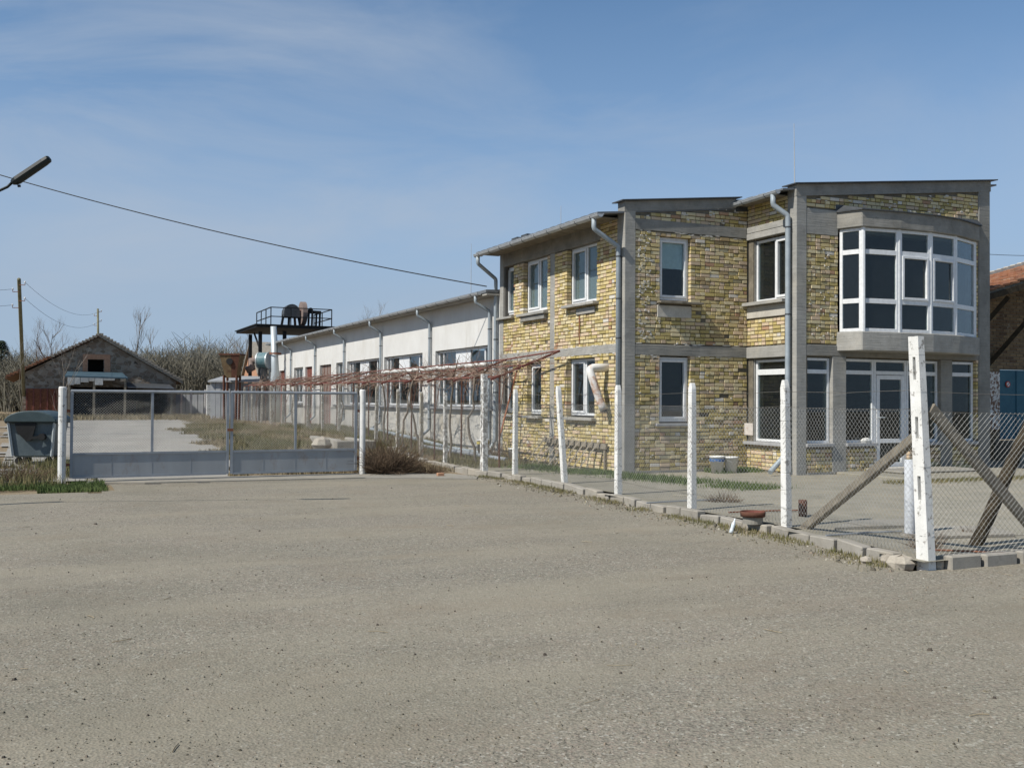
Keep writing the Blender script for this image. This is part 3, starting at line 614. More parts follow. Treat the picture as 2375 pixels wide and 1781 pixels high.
d3 = downpipe(BB, bend([(2.74, -1.34, 5.88), (2.74, -1.34, 5.66), (3.01, -1.48, 5.44), (3.01, -1.48, .55), (2.45, -1.62, .17)]), .055); bands(d3, 3.01, -1.48, (5.2, 3.4, 1.9), .055)
# windows -----------------------------------------------------------------
def window(parent, fr, a0, a1, z0, z1, back, mull=(), trans=(), fw=.055, sash=(), name='window', depth=.06, mw=.06, blind=None):
    m = MB(); d0, d1 = -back-depth, -back
    vs = [a0]+list(mull)+[a1]; m.fb(fr, a0, a0+fw, z0, z1, d0, d1); m.fb(fr, a1-fw, a1, z0, z1, d0, d1); m.fb(fr, a0+fw, a1-fw, z0, z0+fw, d0, d1); m.fb(fr, a0+fw, a1-fw, z1-fw, z1, d0, d1)
    for q in mull: m.fb(fr, q-mw/2, q+mw/2, z0+fw, z1-fw, d0, d1-.002)
    zs = [z0]+list(trans)+[z1]; cells = []
    for i in range(len(vs)-1):
        b0 = vs[i]+(fw if i == 0 else mw/2); b1 = vs[i+1]-(fw if i == len(vs)-2 else mw/2)
        for q in trans: m.fb(fr, b0, b1, q-mw/2, q+mw/2, d0, d1-.002)
        for j in range(len(zs)-1):
            c0 = zs[j]+(fw if j == 0 else mw/2); c1 = zs[j+1]-(fw if j == len(zs)-2 else mw/2)
            if (i, j) in sash:
                for e in ((b0, b0+.05, c0, c1), (b1-.05, b1, c0, c1), (b0+.05, b1-.05, c0, c0+.05), (b0+.05, b1-.05, c1-.05, c1)): m.fb(fr, e[0], e[1], e[2], e[3], d0+.01, d1+.022)
                b0_, b1_, c0_, c1_ = b0+.05, b1-.05, c0+.05, c1-.05
            else: b0_, b1_, c0_, c1_ = b0, b1, c0, c1
            cells.append((b0_, b1_, c0_, c1_))
    o = m.build(name, MAT['pvc'], parent, bevel=.004)
    for b0, b1, c0, c1 in cells: MB().fb(fr, b0-.008, b1+.008, c0-.008, c1+.008, d0+.024, d0+.030).build('pane', MAT['glass'], o)
    if blind: MB().fb(fr, a0+fw, a1-fw, blind[0], blind[1], d0-.004, d0-.001).build('blind', MAT[blind[2]], o)
    return o
def sill(parent, fr, a0, a1, z0, z1, out_, mat='concrete', back=.2): return MB().fb(fr, a0, a1, z0, z1, -back, out_).build('sill', MAT[mat], parent, bevel=.006)
wins = []
for (a, b, c, d), ml, bl in zip(WL, ([1.86], [4.27], [], [1.90], [], []), (1, 1, 1, 0, 0, 0)):
    o = window(BB, FL, a+.004, b-.004, c+.05, d-.002, .13, ml, (), sash=((1, 0),) if ml else ((0, 0),), blind=(c+.1, d-.06, 'greyblind') if bl else None); wins.append(o)
sill(wins[0], FL, 1.10, 2.62, 3.70, 3.765, .15); sill(wins[1], FL, 3.55, 5.12, 3.68, 3.75, .14); sill(wins[2], FL, 5.5, 6.5, 3.70, 3.755, .10)
MB().fb(FL, 3.62, 4.95, 3.56, 3.68, -.1, .09).build('sill_block', MAT['concrete_dark'], wins[1])
sill(wins[3], FL, 1.2, 2.62, 1.155, 1.22, .12); sill(wins[4], FL, 3.85, 4.75, 1.155, 1.22, .12); sill(wins[5], FL, 5.5, 6.1, 1.17, 1.23, .1)
o = window(BB, F1, .855, 1.625, 3.74, 5.07, .10, (), (), sash=((0, 0),), blind=(4.42, 5.0, 'blind')); sill(o, F1, .78, 1.86, 3.655, 3.70, .16, 'wood')
o = window(BB, F1, .855, 1.625, 1.16, 2.53, .10, (), (), sash=((0, 0),)); sill(o, F1, .76, 1.68, 1.065, 1.125, .05, 'sill')
o = window(BB, FS, .21, 1.41, 3.75, 5.09, .09, [.86], (), sash=((1, 0),)); sill(o, FS, -.14, 1.34, 3.672, 3.745, .14)
o = window(BB, FS, .20, 1.43, .74, 2.50, .09, (), [2.23], mw=.12); sill(o, FS, -.12, 1.35, .665, .732, .1, 'sill')
for i, ((a, b, c, d), ml) in enumerate(zip(W2[:5], ((), (), None, (), ()))):
    if ml is None: continue
    o = window(BB, F2, a+.004, b-.004, c+.008, d-.006, .08, ml, [2.23], mw=.085); sill(o, F2, a-.02, b+(.0 if i == 1 else .02), .665, .735, .06, 'sill')
# entrance door
dr = MB(); a, b, c, d = W2[2]
for e in ((a+.004, a+.06, c, d-.006), (b-.06, b-.004, c, d-.006), (a+.06, b-.06, d-.06, d-.006), (a+.06, b-.06, 2.19, 2.27)): dr.fb(F2, *e, -.14, -.08)
door = dr.build('door_frame', MAT['pvc'], BB, bevel=.004)
MB().fb(F2, a+.06, b-.06, 2.27, d-.06, -.115, -.108).build('pane', MAT['glass'], door)
dl = MB()
for e in ((a+.07, a+.16, c+.03, 2.18), (b-.16, b-.07, c+.03, 2.18), (a+.16, b-.16, 2.09, 2.18), (a+.16, b-.16, c+.03, c+.17), (a+.16, b-.16, .72, .81)): dl.fb(F2, *e, -.13, -.07)
dleaf = dl.build('door', MAT['pvc'], BB, bevel=.004)
MB().fb(F2, a+.155, b-.155, .80, 2.1, -.105, -.098).build('pane', MAT['glass'], dleaf); MB().fb(F2, a+.155, b-.155, c+.165, .73, -.105, -.098).build('pane', MAT['glass'], dleaf)
MB().tube([V((a+.115, Y2+.07, 1.27)), V((a+.115, Y2+.01, 1.27)), V((a+.25, Y2+.01, 1.27))], .012, 8).build('handle', MAT['stack'], dleaf)
MB().box(5.2, 6.3, -2.0, Y2-.01, .02, .21).build('threshold', MAT['apron'], BB)
# oriel ---------------------------------------------------------------------
OP = [(4.22, Y2), (4.42, -2.10), (5.36, -2.20), (6.23, -2.22), (7.10, -2.10), (8.12, -1.72), (8.16, Y2)]
OZ0, OZ1 = 3.06, 5.22
def grow(poly, e): return [(lerp(6.2, x, 1+e/2.0), y-(e if y < Y2-.01 else 0)) for x, y in poly]
g1_ = grow(OP, .05)
MB().prism([(x, y, 2.66) for x, y in g1_+[(8.2, Y2+.25), (4.2, Y2+.25)]], (0, 0, .40)).build('oriel_slab', MAT['concrete'], BB, bevel=.015)
MB().prism([(x, y, OZ1) for x, y in g1_+[(8.2, Y2+.2), (4.2, Y2+.2)]], (0, 0, .36)).build('oriel_lintel', MAT['concrete_dark'], BB, bevel=.015)
g2_ = grow(OP, .09); rm = MB(); n_ = len(g2_)
vb = [V((x, y, OZ1+.365)) for x, y in g2_]; vt = [V((min(max(x, 4.15), 8.35), Y2-.002, OZ1+.52)) for x, y in g2_]
for i in range(n_-1): rm.add([vb[i], vb[i+1], vt[i+1], vt[i]], [(0, 1, 2, 3)])
rm.prism([v-Z*.02 for v in vb], (0, 0, .018)); rm.build('oriel_roof', MAT['flash'], BB)
orl = None
for i in range(5):
    p, q = V((*OP[i], 0)), V((*OP[i+1], 0)); u = (q-p).normalized(); n = V((u.y, -u.x, 0))
    if n.y > 0: n = -n
    wd = (q-p).length; fr = (p, u, n)
    o = window(BB, fr, .012, wd-.012, OZ0+.005, OZ1-.005, .02, (), [3.70, 4.72], fw=.065, mw=.10, sash=((0, 1),) if i in (2, 3) else ())
    MB().tube([q-n*.05+Z*OZ0, q-n*.05+Z*OZ1], .045, 8).build('corner_post', MAT['pvc'], o)
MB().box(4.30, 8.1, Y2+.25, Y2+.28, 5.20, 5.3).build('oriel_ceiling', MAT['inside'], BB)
# exhaust pipe on the sunlit wall
MB().tube(bend([(.1, .72, 2.31), (-.44, .72, 2.29), (-.40, .64, 2.06), (-.24, .60, 1.58), (-.16, .56, 1.40)], .14, 5), .085, 16).build('exhaust_pipe', MAT['pipewhite'], BB, smooth=True)
MB().lathe((-.165, .562, 1.40), [(.078, -.05), (.078, .03)], 12).build('pipe_mouth', MAT['rubber'], BB)
MB().tube([(-.03, 1.93, 3.5), (-.03, 1.93, 2.85)], .012, 6).build('drip_pipe', MAT['rust'], BB)
# lightning rods, vents
for px_, py0, py1, (x, y, z) in ((1827, 285, 0, (X1+.05, Y2+.12, 6.05)),):
    top = onY(px_, py0, y).z; MB().tube([(x, y, z), (x-.02, y, top)], [.013, .006], 6).build('lightning_rod', MAT['galv'], BB)
p_ = onX(1301, 478, 1.2); MB().tube([(1.2, p_.y, 5.6), (1.2, p_.y, p_.z)], [.010, .006], 6).build('lightning_rod', MAT['galv'], BB)
for yy in (5.6, 6.2): MB().box(.3, .75, yy-.18, yy+.18, 5.5, 5.88).build('roof_vent', MAT['flash'], BB)
# plinth and steps
MB().box(.26, X1-.02, -.05, .02, .0, .14).build('plinth', MAT['concrete_dark'], BB); MB().box(3.38, 8.27, Y2-.04, Y2+.02, 0, .14).build('plinth', MAT['concrete_dark'], BB)
st = thing('entrance_step', (6, -2.5, .09), 'wide low concrete step platform below the glazed entrance door', 'step')
MB().box(4.1, 8.9, -3.7, Y2-.06, .0, .145).build('lower_slab', MAT['slab'], st, bevel=.02); MB().box(4.9, 7.2, -2.7, Y2-.06, .145, .20).build('upper_slab', MAT['pad'], st, bevel=.02)
# ------------------------------------------------------------------ factory hall
HH = thing('factory_hall', (3, 20, .3), 'long low white plastered factory hall with ribbon windows and downpipes', 'building')
HY0, HY1 = 6.44, 35.6
BAYS = [(7.03, 11.36), (12.55, 16.63), (17.15, 21.57)]
HO = [(a, b, 1.38, 3.09) for a, b in BAYS]+[(22.16, 23.25, 1.38, 3.09), (24.09, 26.04, .42, 3.07), (27.49, 28.85, .45, 3.07), (29.29, 31.22, 1.4, 3.09), (33.39, 34.66, .45, 3.03)]
wallmesh(FL, HY0, HY1, 1.30, lambda a: 4.47, HO, -.3, 0).build('wall', MAT['plaster'], HH)
wallmesh(FL, HY0, HY1, -.1, lambda a: 1.30, HO, -.3, .012).build('plinth', MAT['roughcast'], HH)
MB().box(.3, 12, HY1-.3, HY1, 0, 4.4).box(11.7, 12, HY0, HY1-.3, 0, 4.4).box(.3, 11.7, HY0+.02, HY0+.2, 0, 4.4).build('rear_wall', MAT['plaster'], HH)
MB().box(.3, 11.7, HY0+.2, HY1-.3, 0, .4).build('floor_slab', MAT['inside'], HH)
MB().hexa([(-.40, HY0, 4.42), (12, HY0, 5.0), (12, HY1+.15, 5.0), (-.40, HY1+.15, 4.42), (-.40, HY0, 4.50), (12, HY0, 5.1), (12, HY1+.15, 5.1), (-.40, HY1+.15, 4.50)]).build('roof', MAT['roof'], HH)
MB().box(-.38, -.01, HY0, HY1, 4.36, 4.41).build('soffit_board', MAT['concrete'], HH)
gutter(HH, (-.46, HY0+.3, 4.44), (-.46, HY1+.1, 4.44), .07, .9)
for i, y in enumerate((7.02, 11.75, 16.9, 21.85, 26.75, 31.7)):
    zb = yz(-.1, y); pth = bend([(-.46, y, 4.40), (-.46, y, 4.20), (-.075, y-.06, 3.98), (-.075, y-.06, zb+.35), (-.45, y-.2, zb+.1)])
    dp = downpipe(HH, pth, .043); bands(dp, -.075, y-.06, (3.5, 2.2, 1.0), .043)
for k, (a, b, c, d) in enumerate(HO):
    L_ = b-a
    if k < 3:
        ml = [b-L_*q for q in (.095, .338, .586, .842)][::-1]
        o = window(HH, FL, a+.01, b-.01, c+.02, d-.01, .12, ml, (), fw=.06, mw=.075)
        j0, j1 = b-L_*.586, b-L_*.338; MB().fb(FL, j0+.04, j1-.04, 2.28, d-.08, -.168, -.125).build('vent_panel', MAT['pvc'], o)
        sill(o, FL, a-.15, b+.15, 1.30, 1.385, .12, 'sill')
    elif k in (3, 6):
        o = window(HH, FL, a+.01, b-.01, c+.02, d-.01, .12, [a+L_/3, a+2*L_/3] if k == 6 else [a+L_/2], (), fw=.05, mw=.05); sill(o, FL, a-.1, b+.1, 1.30, 1.385, .12, 'sill')
    else:
        o = MB().fb(FL, a+.01, b-.01, c, d-.01, -.2, -.1).build('door', MAT['redpaint'] if k != 4 else MAT['brownpanel'], HH)
        for q in range(1, 4): MB().fb(FL, a+L_*q/4-.012, a+L_*q/4+.012, c, d-.02, -.12, -.085).build('batten', MAT['rust'], o)
        if k == 4: MB().fb(FL, a+.01, a+.45, c, 2.2, -.1, -.06).build('door_leaf', MAT['redpaint'], o)
p_ = onX(1093, 565, .4); MB().tube([(.4, p_.y, 4.5), (.4, p_.y, p_.z)], [.012, .006], 6).build('lightning_rod', MAT['galv'], HH)
# loose pipes and kerb along the hall foot
gp = thing('drain_pipe', (-.7, 10, .3), 'grey drain pipe lying along the foot of the hall wall', 'pipe')
MB().tube([(-.55, 5.6, yz(0, 5.6)+.1), (-.6, 8.5, yz(0, 8.5)+.1), (-.65, 12, yz(0, 12)+.1), (-.5, 16.5, yz(0, 16.5)+.12)], .055, 10).build('pipe_run', MAT['pipe'], gp)
MB().tube([(-1.05, 3.6, .2), (-1.1, 9.5, .27)], .05, 10).build('drain_tube', MAT['gatesteel'], label='straight grey tube lying on the grass under the pergola', cat='pipe')
# ------------------------------------------------------------------ pergola and vines
PG = thing('vine_pergola', (-1.7, 2.55, .09), 'rusty red steel pergola frame with lean-to arms beside the hall', 'pergola')
PY = [2.55, 4.85, 6.74, 8.6, 10.77, 12.75, 14.55, 16.6, 18.7, 20.8, 22.9, 25, 27.2, 29.4, 31.6, 33.8]
def pz(y): return 2.12+.006*max(0, y-10), 2.62-.003*y
for i, y in enumerate(PY):
    z0, z1 = pz(y); zb = yz(-1.7, y); r_ = .024
    MB().tube([(-1.7, y, zb-.05), (-1.7, y, z0)], r_*.9, 6).build('post', MAT['darkrust'], PG)
    x1, zt = (-.2, 2.73) if i == 0 else (-.5, z1)
    MB().bar((-1.92, y, z0-.07), (x1, y, zt), .035, .045).build('arm', MAT['redpaint'], PG)
    MB().bar((-1.7, y, 1.15+zb*.5), (-1.32, y+.55, 2.18+.1), .014, .014).build('stay', MAT['darkrust'], PG)
MB().tube([(-1.7, PY[0], pz(2)[0])]+[(-1.7, y, pz(y)[0]) for y in PY[1:]], .022, 6).build('lower_rail', MAT['redpaint'], PG)
MB().tube([(-.25, PY[0]-.05, 2.73)]+[(-.5, y, pz(y)[1]) for y in PY[1:]], .02, 6).build('upper_rail', MAT['redpaint'], PG)
MB().tube([(-1.1, y, lerp(*pz(y), .5)+.02) for y in PY], .015, 6).build('middle_rail', MAT['redpaint'], PG)
MB().bar((-1.7, 2.55, .75), (-.9, 3.3, 2.42), .03).build('stay', MAT['rust'], PG)
for sgm in range(4):
    a, b = (5.0, 6.9) if sgm == 0 else (7.0, 9.3) if sgm == 1 else (9.4, 11.6) if sgm == 2 else (11.8, 13.6)
    r = random.Random(sgm+60); pts = [(-.98+r.uniform(-.05, .05), lerp(a, b, t/8), lerp(*pz(a), .6)+.06+r.uniform(-.02, .02)) for t in range(9)]
    MB().tube(pts, [.035+r.uniform(0, .03) for _ in pts], 7).build('rolled_film', MAT['film'], smooth=True, label='dirty white film roll on the pergola rails, '+('next to the slotted post', 'second from the slotted post', 'third from the slotted post', 'farthest from the slotted post')[sgm], cat='plastic film', group='white film rolls on the pergola')
def cane(m, r, p, n, step, dr, rad, wob=.5, grav=-.02, box=None):
    p = V(p); d = V(dr).normalized(); pts = [p.copy()]
    for i in range(n):
        d = (d+V((r.gauss(0, wob), r.gauss(0, wob), r.gauss(0, wob*.6)+grav))).normalized(); p = p+d*step; pts.append(p.copy())
    m.tube(pts, [lerp(rad, rad*.35, i/n) for i in range(n+1)], 3, False)
vine_lab = ['forked grapevine by the slotted post', 'slender grapevine climbing beside the hall sill', 'thick dark grapevine leaning at the second pergola post', 'bent grapevine in front of the first ribbon window', 'curved grapevine stem behind the dry bush', 'grapevine twisting up near the gate post', 'pale grapevine in front of the brown boarded door', 'thin grapevine near the red door', 'far grapevine by the hall drainpipe', 'farthest grapevine at the end of the pergola', 'grapevine beyond the red doors']
for i, y in enumerate([3.3, 5.4, 7.4, 9.2, 11.4, 13.6, 16.4, 19.5, 23, 27, 31.5]):
    r = random.Random(100+i); x = -1.75+r.uniform(-.15, .1); zb = yz(x, y)
    gv = thing('grapevine', (x, y, zb), 'bare '+vine_lab[i], 'vine', 'grapevines trained on the pergola')
    pts = [V((x, y, zb-.05))]; q = V((x, y, zb-.05)); k = 9
    for j in range(k): q = q+V((r.gauss(0, .05), r.gauss(0, .06)+(.05 if j < 4 else -.02), (2.15-zb)/k)); pts.append(q.copy())
    MB().tube(pts, [lerp(.035, .022, j/k) for j in range(k+1)], 7).build('trunk', MAT['bark'], gv, smooth=True)
    m = MB(); nc = 105
    for c in range(nc):
        yy = q.y+r.uniform(-1.6, 1.7)*(1 if i < 6 else 1.35); t = r.random(); z0, z1 = pz(yy)
        p = (lerp(-1.85, -.6, t), yy, lerp(z0, z1, t*.8)-.04+r.uniform(-.06, .1))
        cane(m, r, p, 7, .11, (r.uniform(-.6, 1), r.choice((-1, 1)), r.uniform(-.2, .25)), .0075, .30, -.012)
    for c in range(14):
        yy = q.y+r.uniform(-1, 1); p = (lerp(-1.7, -.9, r.random()), yy, 2.2); cane(m, r, p, 6, .13, (r.uniform(-.6, .6), r.uniform(-.6, .6), r.choice((.9, -.7))), .006, .3)
    for c in range(4): cane(m, r, q, 6, .14, (r.uniform(-.2, .9), r.uniform(-1, 1), .25), .018, .2, 0)
    o = m.build('canes', MAT['vine'], gv); o['kind'] = 'stuff'
# ------------------------------------------------------------------ chain link fence
FN = thing('chain_link_fence', (-2.6, -4, 0), 'chain link fence on whitewashed concrete posts around the building yard', 'fence')
def post(p, h, wx, wy, mat, lean=(0, 0), slots=(), parent=FN, seed=0):
    x, y, z = p; r = random.Random(seed); m = MB()
    def sec(z0, z1, x0, x1, y0, y1, top=False):
        def P(a, b, zz):
            t = (zz-z)/h; k = 1.12-.2*t; return (x+a*wx*k+lean[0]*t, y+b*wy*k+lean[1]*t, zz)
        if top:
            zt = z1+.05; m.hexa([P(x0, y0, z0), P(x1, y0, z0), P(x1, y1, z0), P(x0, y1, z0), P(x0*.9, y0*.5, zt), P(x1*.9, y0*.5, zt), P(x1*.9, y1*.5, zt), P(x0*.9, y1*.5, zt)])
        else: m.hexa([P(x0, y0, z0), P(x1, y0, z0), P(x1, y1, z0), P(x0, y1, z0), P(x0, y0, z1), P(x1, y0, z1), P(x1, y1, z1), P(x0, y1, z1)])
    if not slots:
        n = 9
        for i in range(n): j = r.uniform(-.015, .015); sec(z-.1+(h+.02)*i/n, z-.1+(h+.02)*(i+1)/n, -.5+j, .5+j, -.5+j*.6, .5+j*.6)
        sec(z+h-.08, z+h-.05, -.49, .49, -.49, .49, True)
    else:
        n = 13
        for i in range(n):
            j = r.uniform(-.02, .02); k_ = r.uniform(-.02, .02); z0_, z1_ = z-.1+(h+.1)*i/n, z-.1+(h+.1)*(i+1)/n
            sec(z0_, z1_, -.5+j, .5+k_, -.5+j*.7, -.14); sec(z0_, z1_, -.5+k_, .5+j, .14, .5+k_*.7)
        e = z-.1
        for s0, s1 in slots: sec(e, z+s0, -.496, .496, -.14, .14); e = z+s1
        sec(e, z+h-.002, -.496, .496, -.14, .14)
    return m.build('post', MAT[mat], parent, bevel=0 if slots else .006)
SL = ((.66, .89), (1.25, 1.46), (1.82, 2.04))
P0 = V((-3.16, -11.0, 0))
post((-3.16, -11.0, 0), 2.24, .085, .135, 'white', (-.03, .10), SL)
posts = [(-2.72, -8.42, 1.86, (-.03, .0), 'white'), (-2.74, -6.45, 1.85, (.02, .03), 'white'), (-2.48, -4.0, 1.85, (.0, .02), 'white'), (-2.33, -1.85, 1.86, (-.08, .14), 'white'), (-2.25, .5, 1.82, (0, 0), 'white')]
for i, (x, y, h, ln, mt) in enumerate(posts): post((x, y, .0), h, .085, .095, mt, ln, seed=i)
post((-2.46, 1.62, 0), 2.15, .105, .15, 'white_worn', (0, .02), ((.5, .68), (1.0, 1.25), (1.55, 1.8)))
fy = [4.35, 6.5, 8.8, 10.95, 13.0, 15.2, 17.4, 19.7, 21.9, 24.2, 26.5, 28.8, 31.1, 33.4]
for i, y in enumerate(fy): post((fx(y), y, yz(0, y)-.05), 1.72+.05*math.sin(i*7), .085, .085, 'white_worn' if i < 1 else 'postgrey', (.03*math.sin(i*3), .03*math.cos(i*5)), seed=20+i)
def meshpanel(p, q, z0, z1, zb0=0, zb1=0, cell=.064, r=.0015, parent=FN, name='mesh_panel', mat='wire'):
    p, q = V(p), V(q); L_ = (q-p).length; u = (q-p)/L_; nrm = V((u.y, -u.x, 0)); m = MB(); H_ = z1-z0; s = cell*1.0; vs, fs = m.v, m.f
    def P(a, b, k): return p+u*a+Z*(z0+b+lerp(zb0, zb1, a/L_))+nrm*(.004*k+.012*math.sin(a*5.1+b*3))
    for dirn in (1, -1):
        c = -H_*1.02
        while c < L_+H_*1.02:
            pts = []
            a0, b0 = c, 0.; sl = 1.02   # run per rise
            ts = [0, .25, .5, .75, 1]
            for t in ts:
                b = H_*t; a = c+dirn*sl*b+(0 if dirn > 0 else H_*0)
                pts.append((a, b))
            # clip
            seg = []
            for (a1, b1), (a2, b2) in zip(pts, pts[1:]):
                lo, hi = 0, 1; da = a2-a1
                if abs(da) > 1e-9:
                    t1, t2 = (0-a1)/da, (L_-a1)/da
                    lo, hi = max(lo, min(t1, t2)), min(hi, max(t1, t2))
                if hi > lo: seg.append(((a1+da*lo, b1+(b2-b1)*lo), (a1+da*hi, b1+(b2-b1)*hi)))
            for s1, s2 in seg:
                k = len(vs); A, B = P(*s1, dirn), P(*s2, dirn); t = (B-A).normalized(); e1 = nrm*r; e2 = t.cross(nrm)*r
                vs += [tuple(A+e1), tuple(A-e1*.5+e2*.87), tuple(A-e1*.5-e2*.87), tuple(B+e1), tuple(B-e1*.5+e2*.87), tuple(B-e1*.5-e2*.87)]
                fs += [(k, k+1, k+4, k+3), (k+1, k+2, k+5, k+4), (k+2, k, k+3, k+5)]
            c += s
    return m.build(name, MAT[mat], parent, kind='stuff')
line = [(-3.16, -11.0)]+[(a, b) for a, b, *_ in posts]+[(-2.46, 1.62)]+[(fx(y), y) for y in fy]
for i, ((x0, y0), (x1, y1)) in enumerate(zip(line, line[1:])):
    b0, b1 = yz(0, y0)-.09, yz(0, y1)-.09
    meshpanel((x0-.05, y0, 0), (x1-.05, y1, 0), .13, 1.53 if i < 10 else 1.45, b0, b1, .066 if i < 9 else .10, .0015 if i < 9 else .0022)
    for zz, nm in ((1.72, 'top_wire'), (1.54 if i < 10 else 1.46, 'strand_wire'), (.32, 'bottom_wire')):
        r = random.Random(i*7+int(zz*10)); pts = [(lerp(x0, x1, t/6)-.055, lerp(y0, y1, t/6), zz+lerp(b0, b1, t/6)-.02*math.sin(math.pi*t/6)+r.uniform(-.006, .006)) for t in range(7)]
        MB().tube(pts, .0022, 4).build(nm, MAT['oldwire'], FN)
# right hand run
RX = [(-3.16, -11.0), (-.55, -11.12), (2.1, -11.24)]
post((-.55, -11.12, 0), 1.86, .085, .095, 'white', seed=41); post((2.1, -11.24, 0), 1.86, .085, .095, 'white', seed=42)
for (x0, y0), (x1, y1) in zip(RX, RX[1:]):
    meshpanel((x0, y0-.05, 0), (x1, y1-.05, 0), .13, 1.50)
    for zz, nm in ((1.70, 'top_wire'), (1.51, 'strand_wire'), (.30, 'bottom_wire')):
        MB().tube([(lerp(x0, x1, t/5), lerp(y0, y1, t/5)-.055, zz-.02*math.sin(math.pi*t/5)) for t in range(6)], .0022, 4).build(nm, MAT['oldwire'], FN)
MB().bar((-2.58, -8.55, .06), (-3.08, -10.86, 1.30), .085, .10).build('brace', MAT['wood'], FN, bevel=.01)
MB().bar((-3.08, -10.97, 1.55), (-1.36, -10.97, .05), .05, .12).build('brace', MAT['wood'], FN, bevel=.01)
# kerb stones under the fence
KB = thing('fence_kerb', (-2.6, -4, 0), 'low kerb of weathered concrete blocks under the chain link fence', 'kerb')
r = random.Random(5); y = -10.72
while y < 9.0:
    L_ = r.uniform(.40, .52); ym = y+L_/2; xc = fx(ym)-.09; dx = (fx(y+L_)-fx(y)); h = .105+r.uniform(-.02, .02)+max(0, gz(0, ym)-.0)
    t = r.uniform(-.012, .012); jx = r.uniform(-.018, .018)
    A, B = V((xc-dx/2+jx, y+.01, 0)), V((xc+dx/2+jx, y+L_-.015, 0)); sd_ = V((1, 0, 0))*.075
    m = MB(); m.hexa([A-sd_+Z*-.06, A+sd_+Z*-.06, B+sd_+Z*-.06, B-sd_+Z*-.06, A-sd_*.92+Z*(h+t), A+sd_*.92+Z*(h+t), B+sd_*.92+Z*(h-t), B-sd_*.92+Z*(h-t)])
    m.build('kerb_block', MAT['curb'], KB, bevel=.012); y += L_+.02
x = -2.98
while x < 3:
    L_ = r.uniform(.38, .44); h = .125+r.uniform(-.012, .012); yc = -11.06-.045*(x+3.16)+r.uniform(-.01, .01)
    MB().box(x, x+L_, yc-.075, yc+.075, -.06, h).build('kerb_block', MAT['curb'], KB, bevel=.014); x += L_+.045
# ------------------------------------------------------------------ gate
GL, GR = V((-10.62, 2.40, 0)), V((-4.80, 2.70, 0)); gu = (GR-GL).normalized(); gn = V((gu.y, -gu.x, 0))
GT = thing('double_gate', (-7.7, 2.55, 0), 'wide two leaf grey steel gate with wire mesh above sheet panels', 'gate')
def gpost(p, h, r_, mt): return MB().tube([p-Z*.2, p+Z*(h-.02), p+Z*h], [r_, r_, r_*.8], 14).build('gate_post', MAT[mt], GT, smooth=False)
gp1 = gpost(GL, 1.80, .072, 'white'); gp1['label'] = 'white round gate post beside the grass'
gp2 = gpost(GR, 1.80, .066, 'whitesteel'); gp2['label'] = 'white gate post with flaking paint'
W_ = (GR-GL).length; h0, h1, hp = .10, 1.72, .545
for a, b, nm in ((.14, W_*.525-.02, 'left'), (W_*.525+.02, W_-.13, 'right')):
    fr = (GL, gu, gn); tl = .0; m = MB()
    A = lambda q, z: GL+gu*q+Z*z
    m.tube([A(a, h1), A(b, h1)], .028, 8)
    lf = m.build('gate_leaf', MAT['gatesteel'], GT)
    for q in (a+.02, b-.02): MB().fb(fr, q-.025, q+.025, h0, h1, -.025, .025).build('stile', MAT['gatesteel'], lf)
    MB().fb(fr, (a+b)/2-.022, (a+b)/2+.022, hp, h1-.02, -.02, .02).build('mid_bar', MAT['gatesteel'], lf)
    MB().fb(fr, a+.045, b-.045, h0, hp, -.012, .004).build('lower_panel', MAT['gatesheet'], lf)
    MB().fb(fr, a+.045, b-.045, hp-.02, hp+.02, -.022, .022).fb(fr, a+.045, b-.045, h0-.01, h0+.03, -.022, .022).build('rail', MAT['gatesteel'], lf)
    for q in (1, 2, 3): MB().fb(fr, lerp(a, b, q/4)-.006, lerp(a, b, q/4)+.006, h0+.03, hp-.02, -.01, .007).build('panel_seam', MAT['gatesteel'], lf)
    meshpanel(A(a+.04, 0), A(b-.04, 0), hp+.02, h1-.02, 0, 0, .05, .0018, lf)
for z in (.35, 1.35): 
    for p, s in ((GL, 1), (GR, -1)): MB().bar(p+gu*s*.05+Z*z, p+gu*s*.16+Z*z, .03, .05).build('hinge', MAT['rust'], GT)
MB().fb((GL, gu, gn), W_*.525-.05, W_*.525+.06, .95, 1.0, .03, .05).build('latch', MAT['rust'], GT)
# ------------------------------------------------------------------ small yard things
def lath(name, loc, prof, mat, label, cat, n=20, group=None, rot=(0, 0, 0)):
    o = MB().lathe((0, 0, 0), prof, n).build(name, mat, smooth=True, label=label, cat=cat, group=group); o.location = loc; o.rotation_euler = rot; return o
def bucket(loc, s, label, band=None, tilt=0):
    t = thing('bucket', loc, label, 'bucket', 'plastic buckets in the yard')
    o = MB().lathe(loc, [(0, .005), (.105*s, 0), (.135*s, .27*s), (.142*s, .27*s), (.142*s, .30*s), (.130*s, .30*s), (.100*s, .012), (0, .012)], 20).build('pail', MAT['bucket'], t, smooth=True)
    x, y, z = loc; MB().tube([(x+.142*s*math.cos(a), y-.03*math.sin(a)-.12*s*math.sin(a), z+.27*s-.08*s*math.sin(a)) for a in [math.pi*k/8 for k in range(9)]], .004, 5).build('handle', MAT['wire'], t)
    if band: MB().lathe(loc, [(.131*s, .2*s), (.1365*s, .2*s), (.140*s, .255*s), (.136*s, .255*s)], 20).build('band', band, t)
bucket((2.02, -.42, .10), 1.15, 'white bucket with blue band at the shaded wall', MAT['blue']); bucket((2.32, -.50, .10), 1.1, 'plain white bucket under the narrow ground floor window')
bucket((-.6, 6.1, .22), 1.2, 'white paint bucket with yellow rim beside the hall corner', plain('yellow rim', (.5, .4, .08), (.6, .5, .12), 4, .6)); bucket((-.35, 4.75, .11), 1.0, 'dirty white bucket at the corner of the sunlit brick wall')
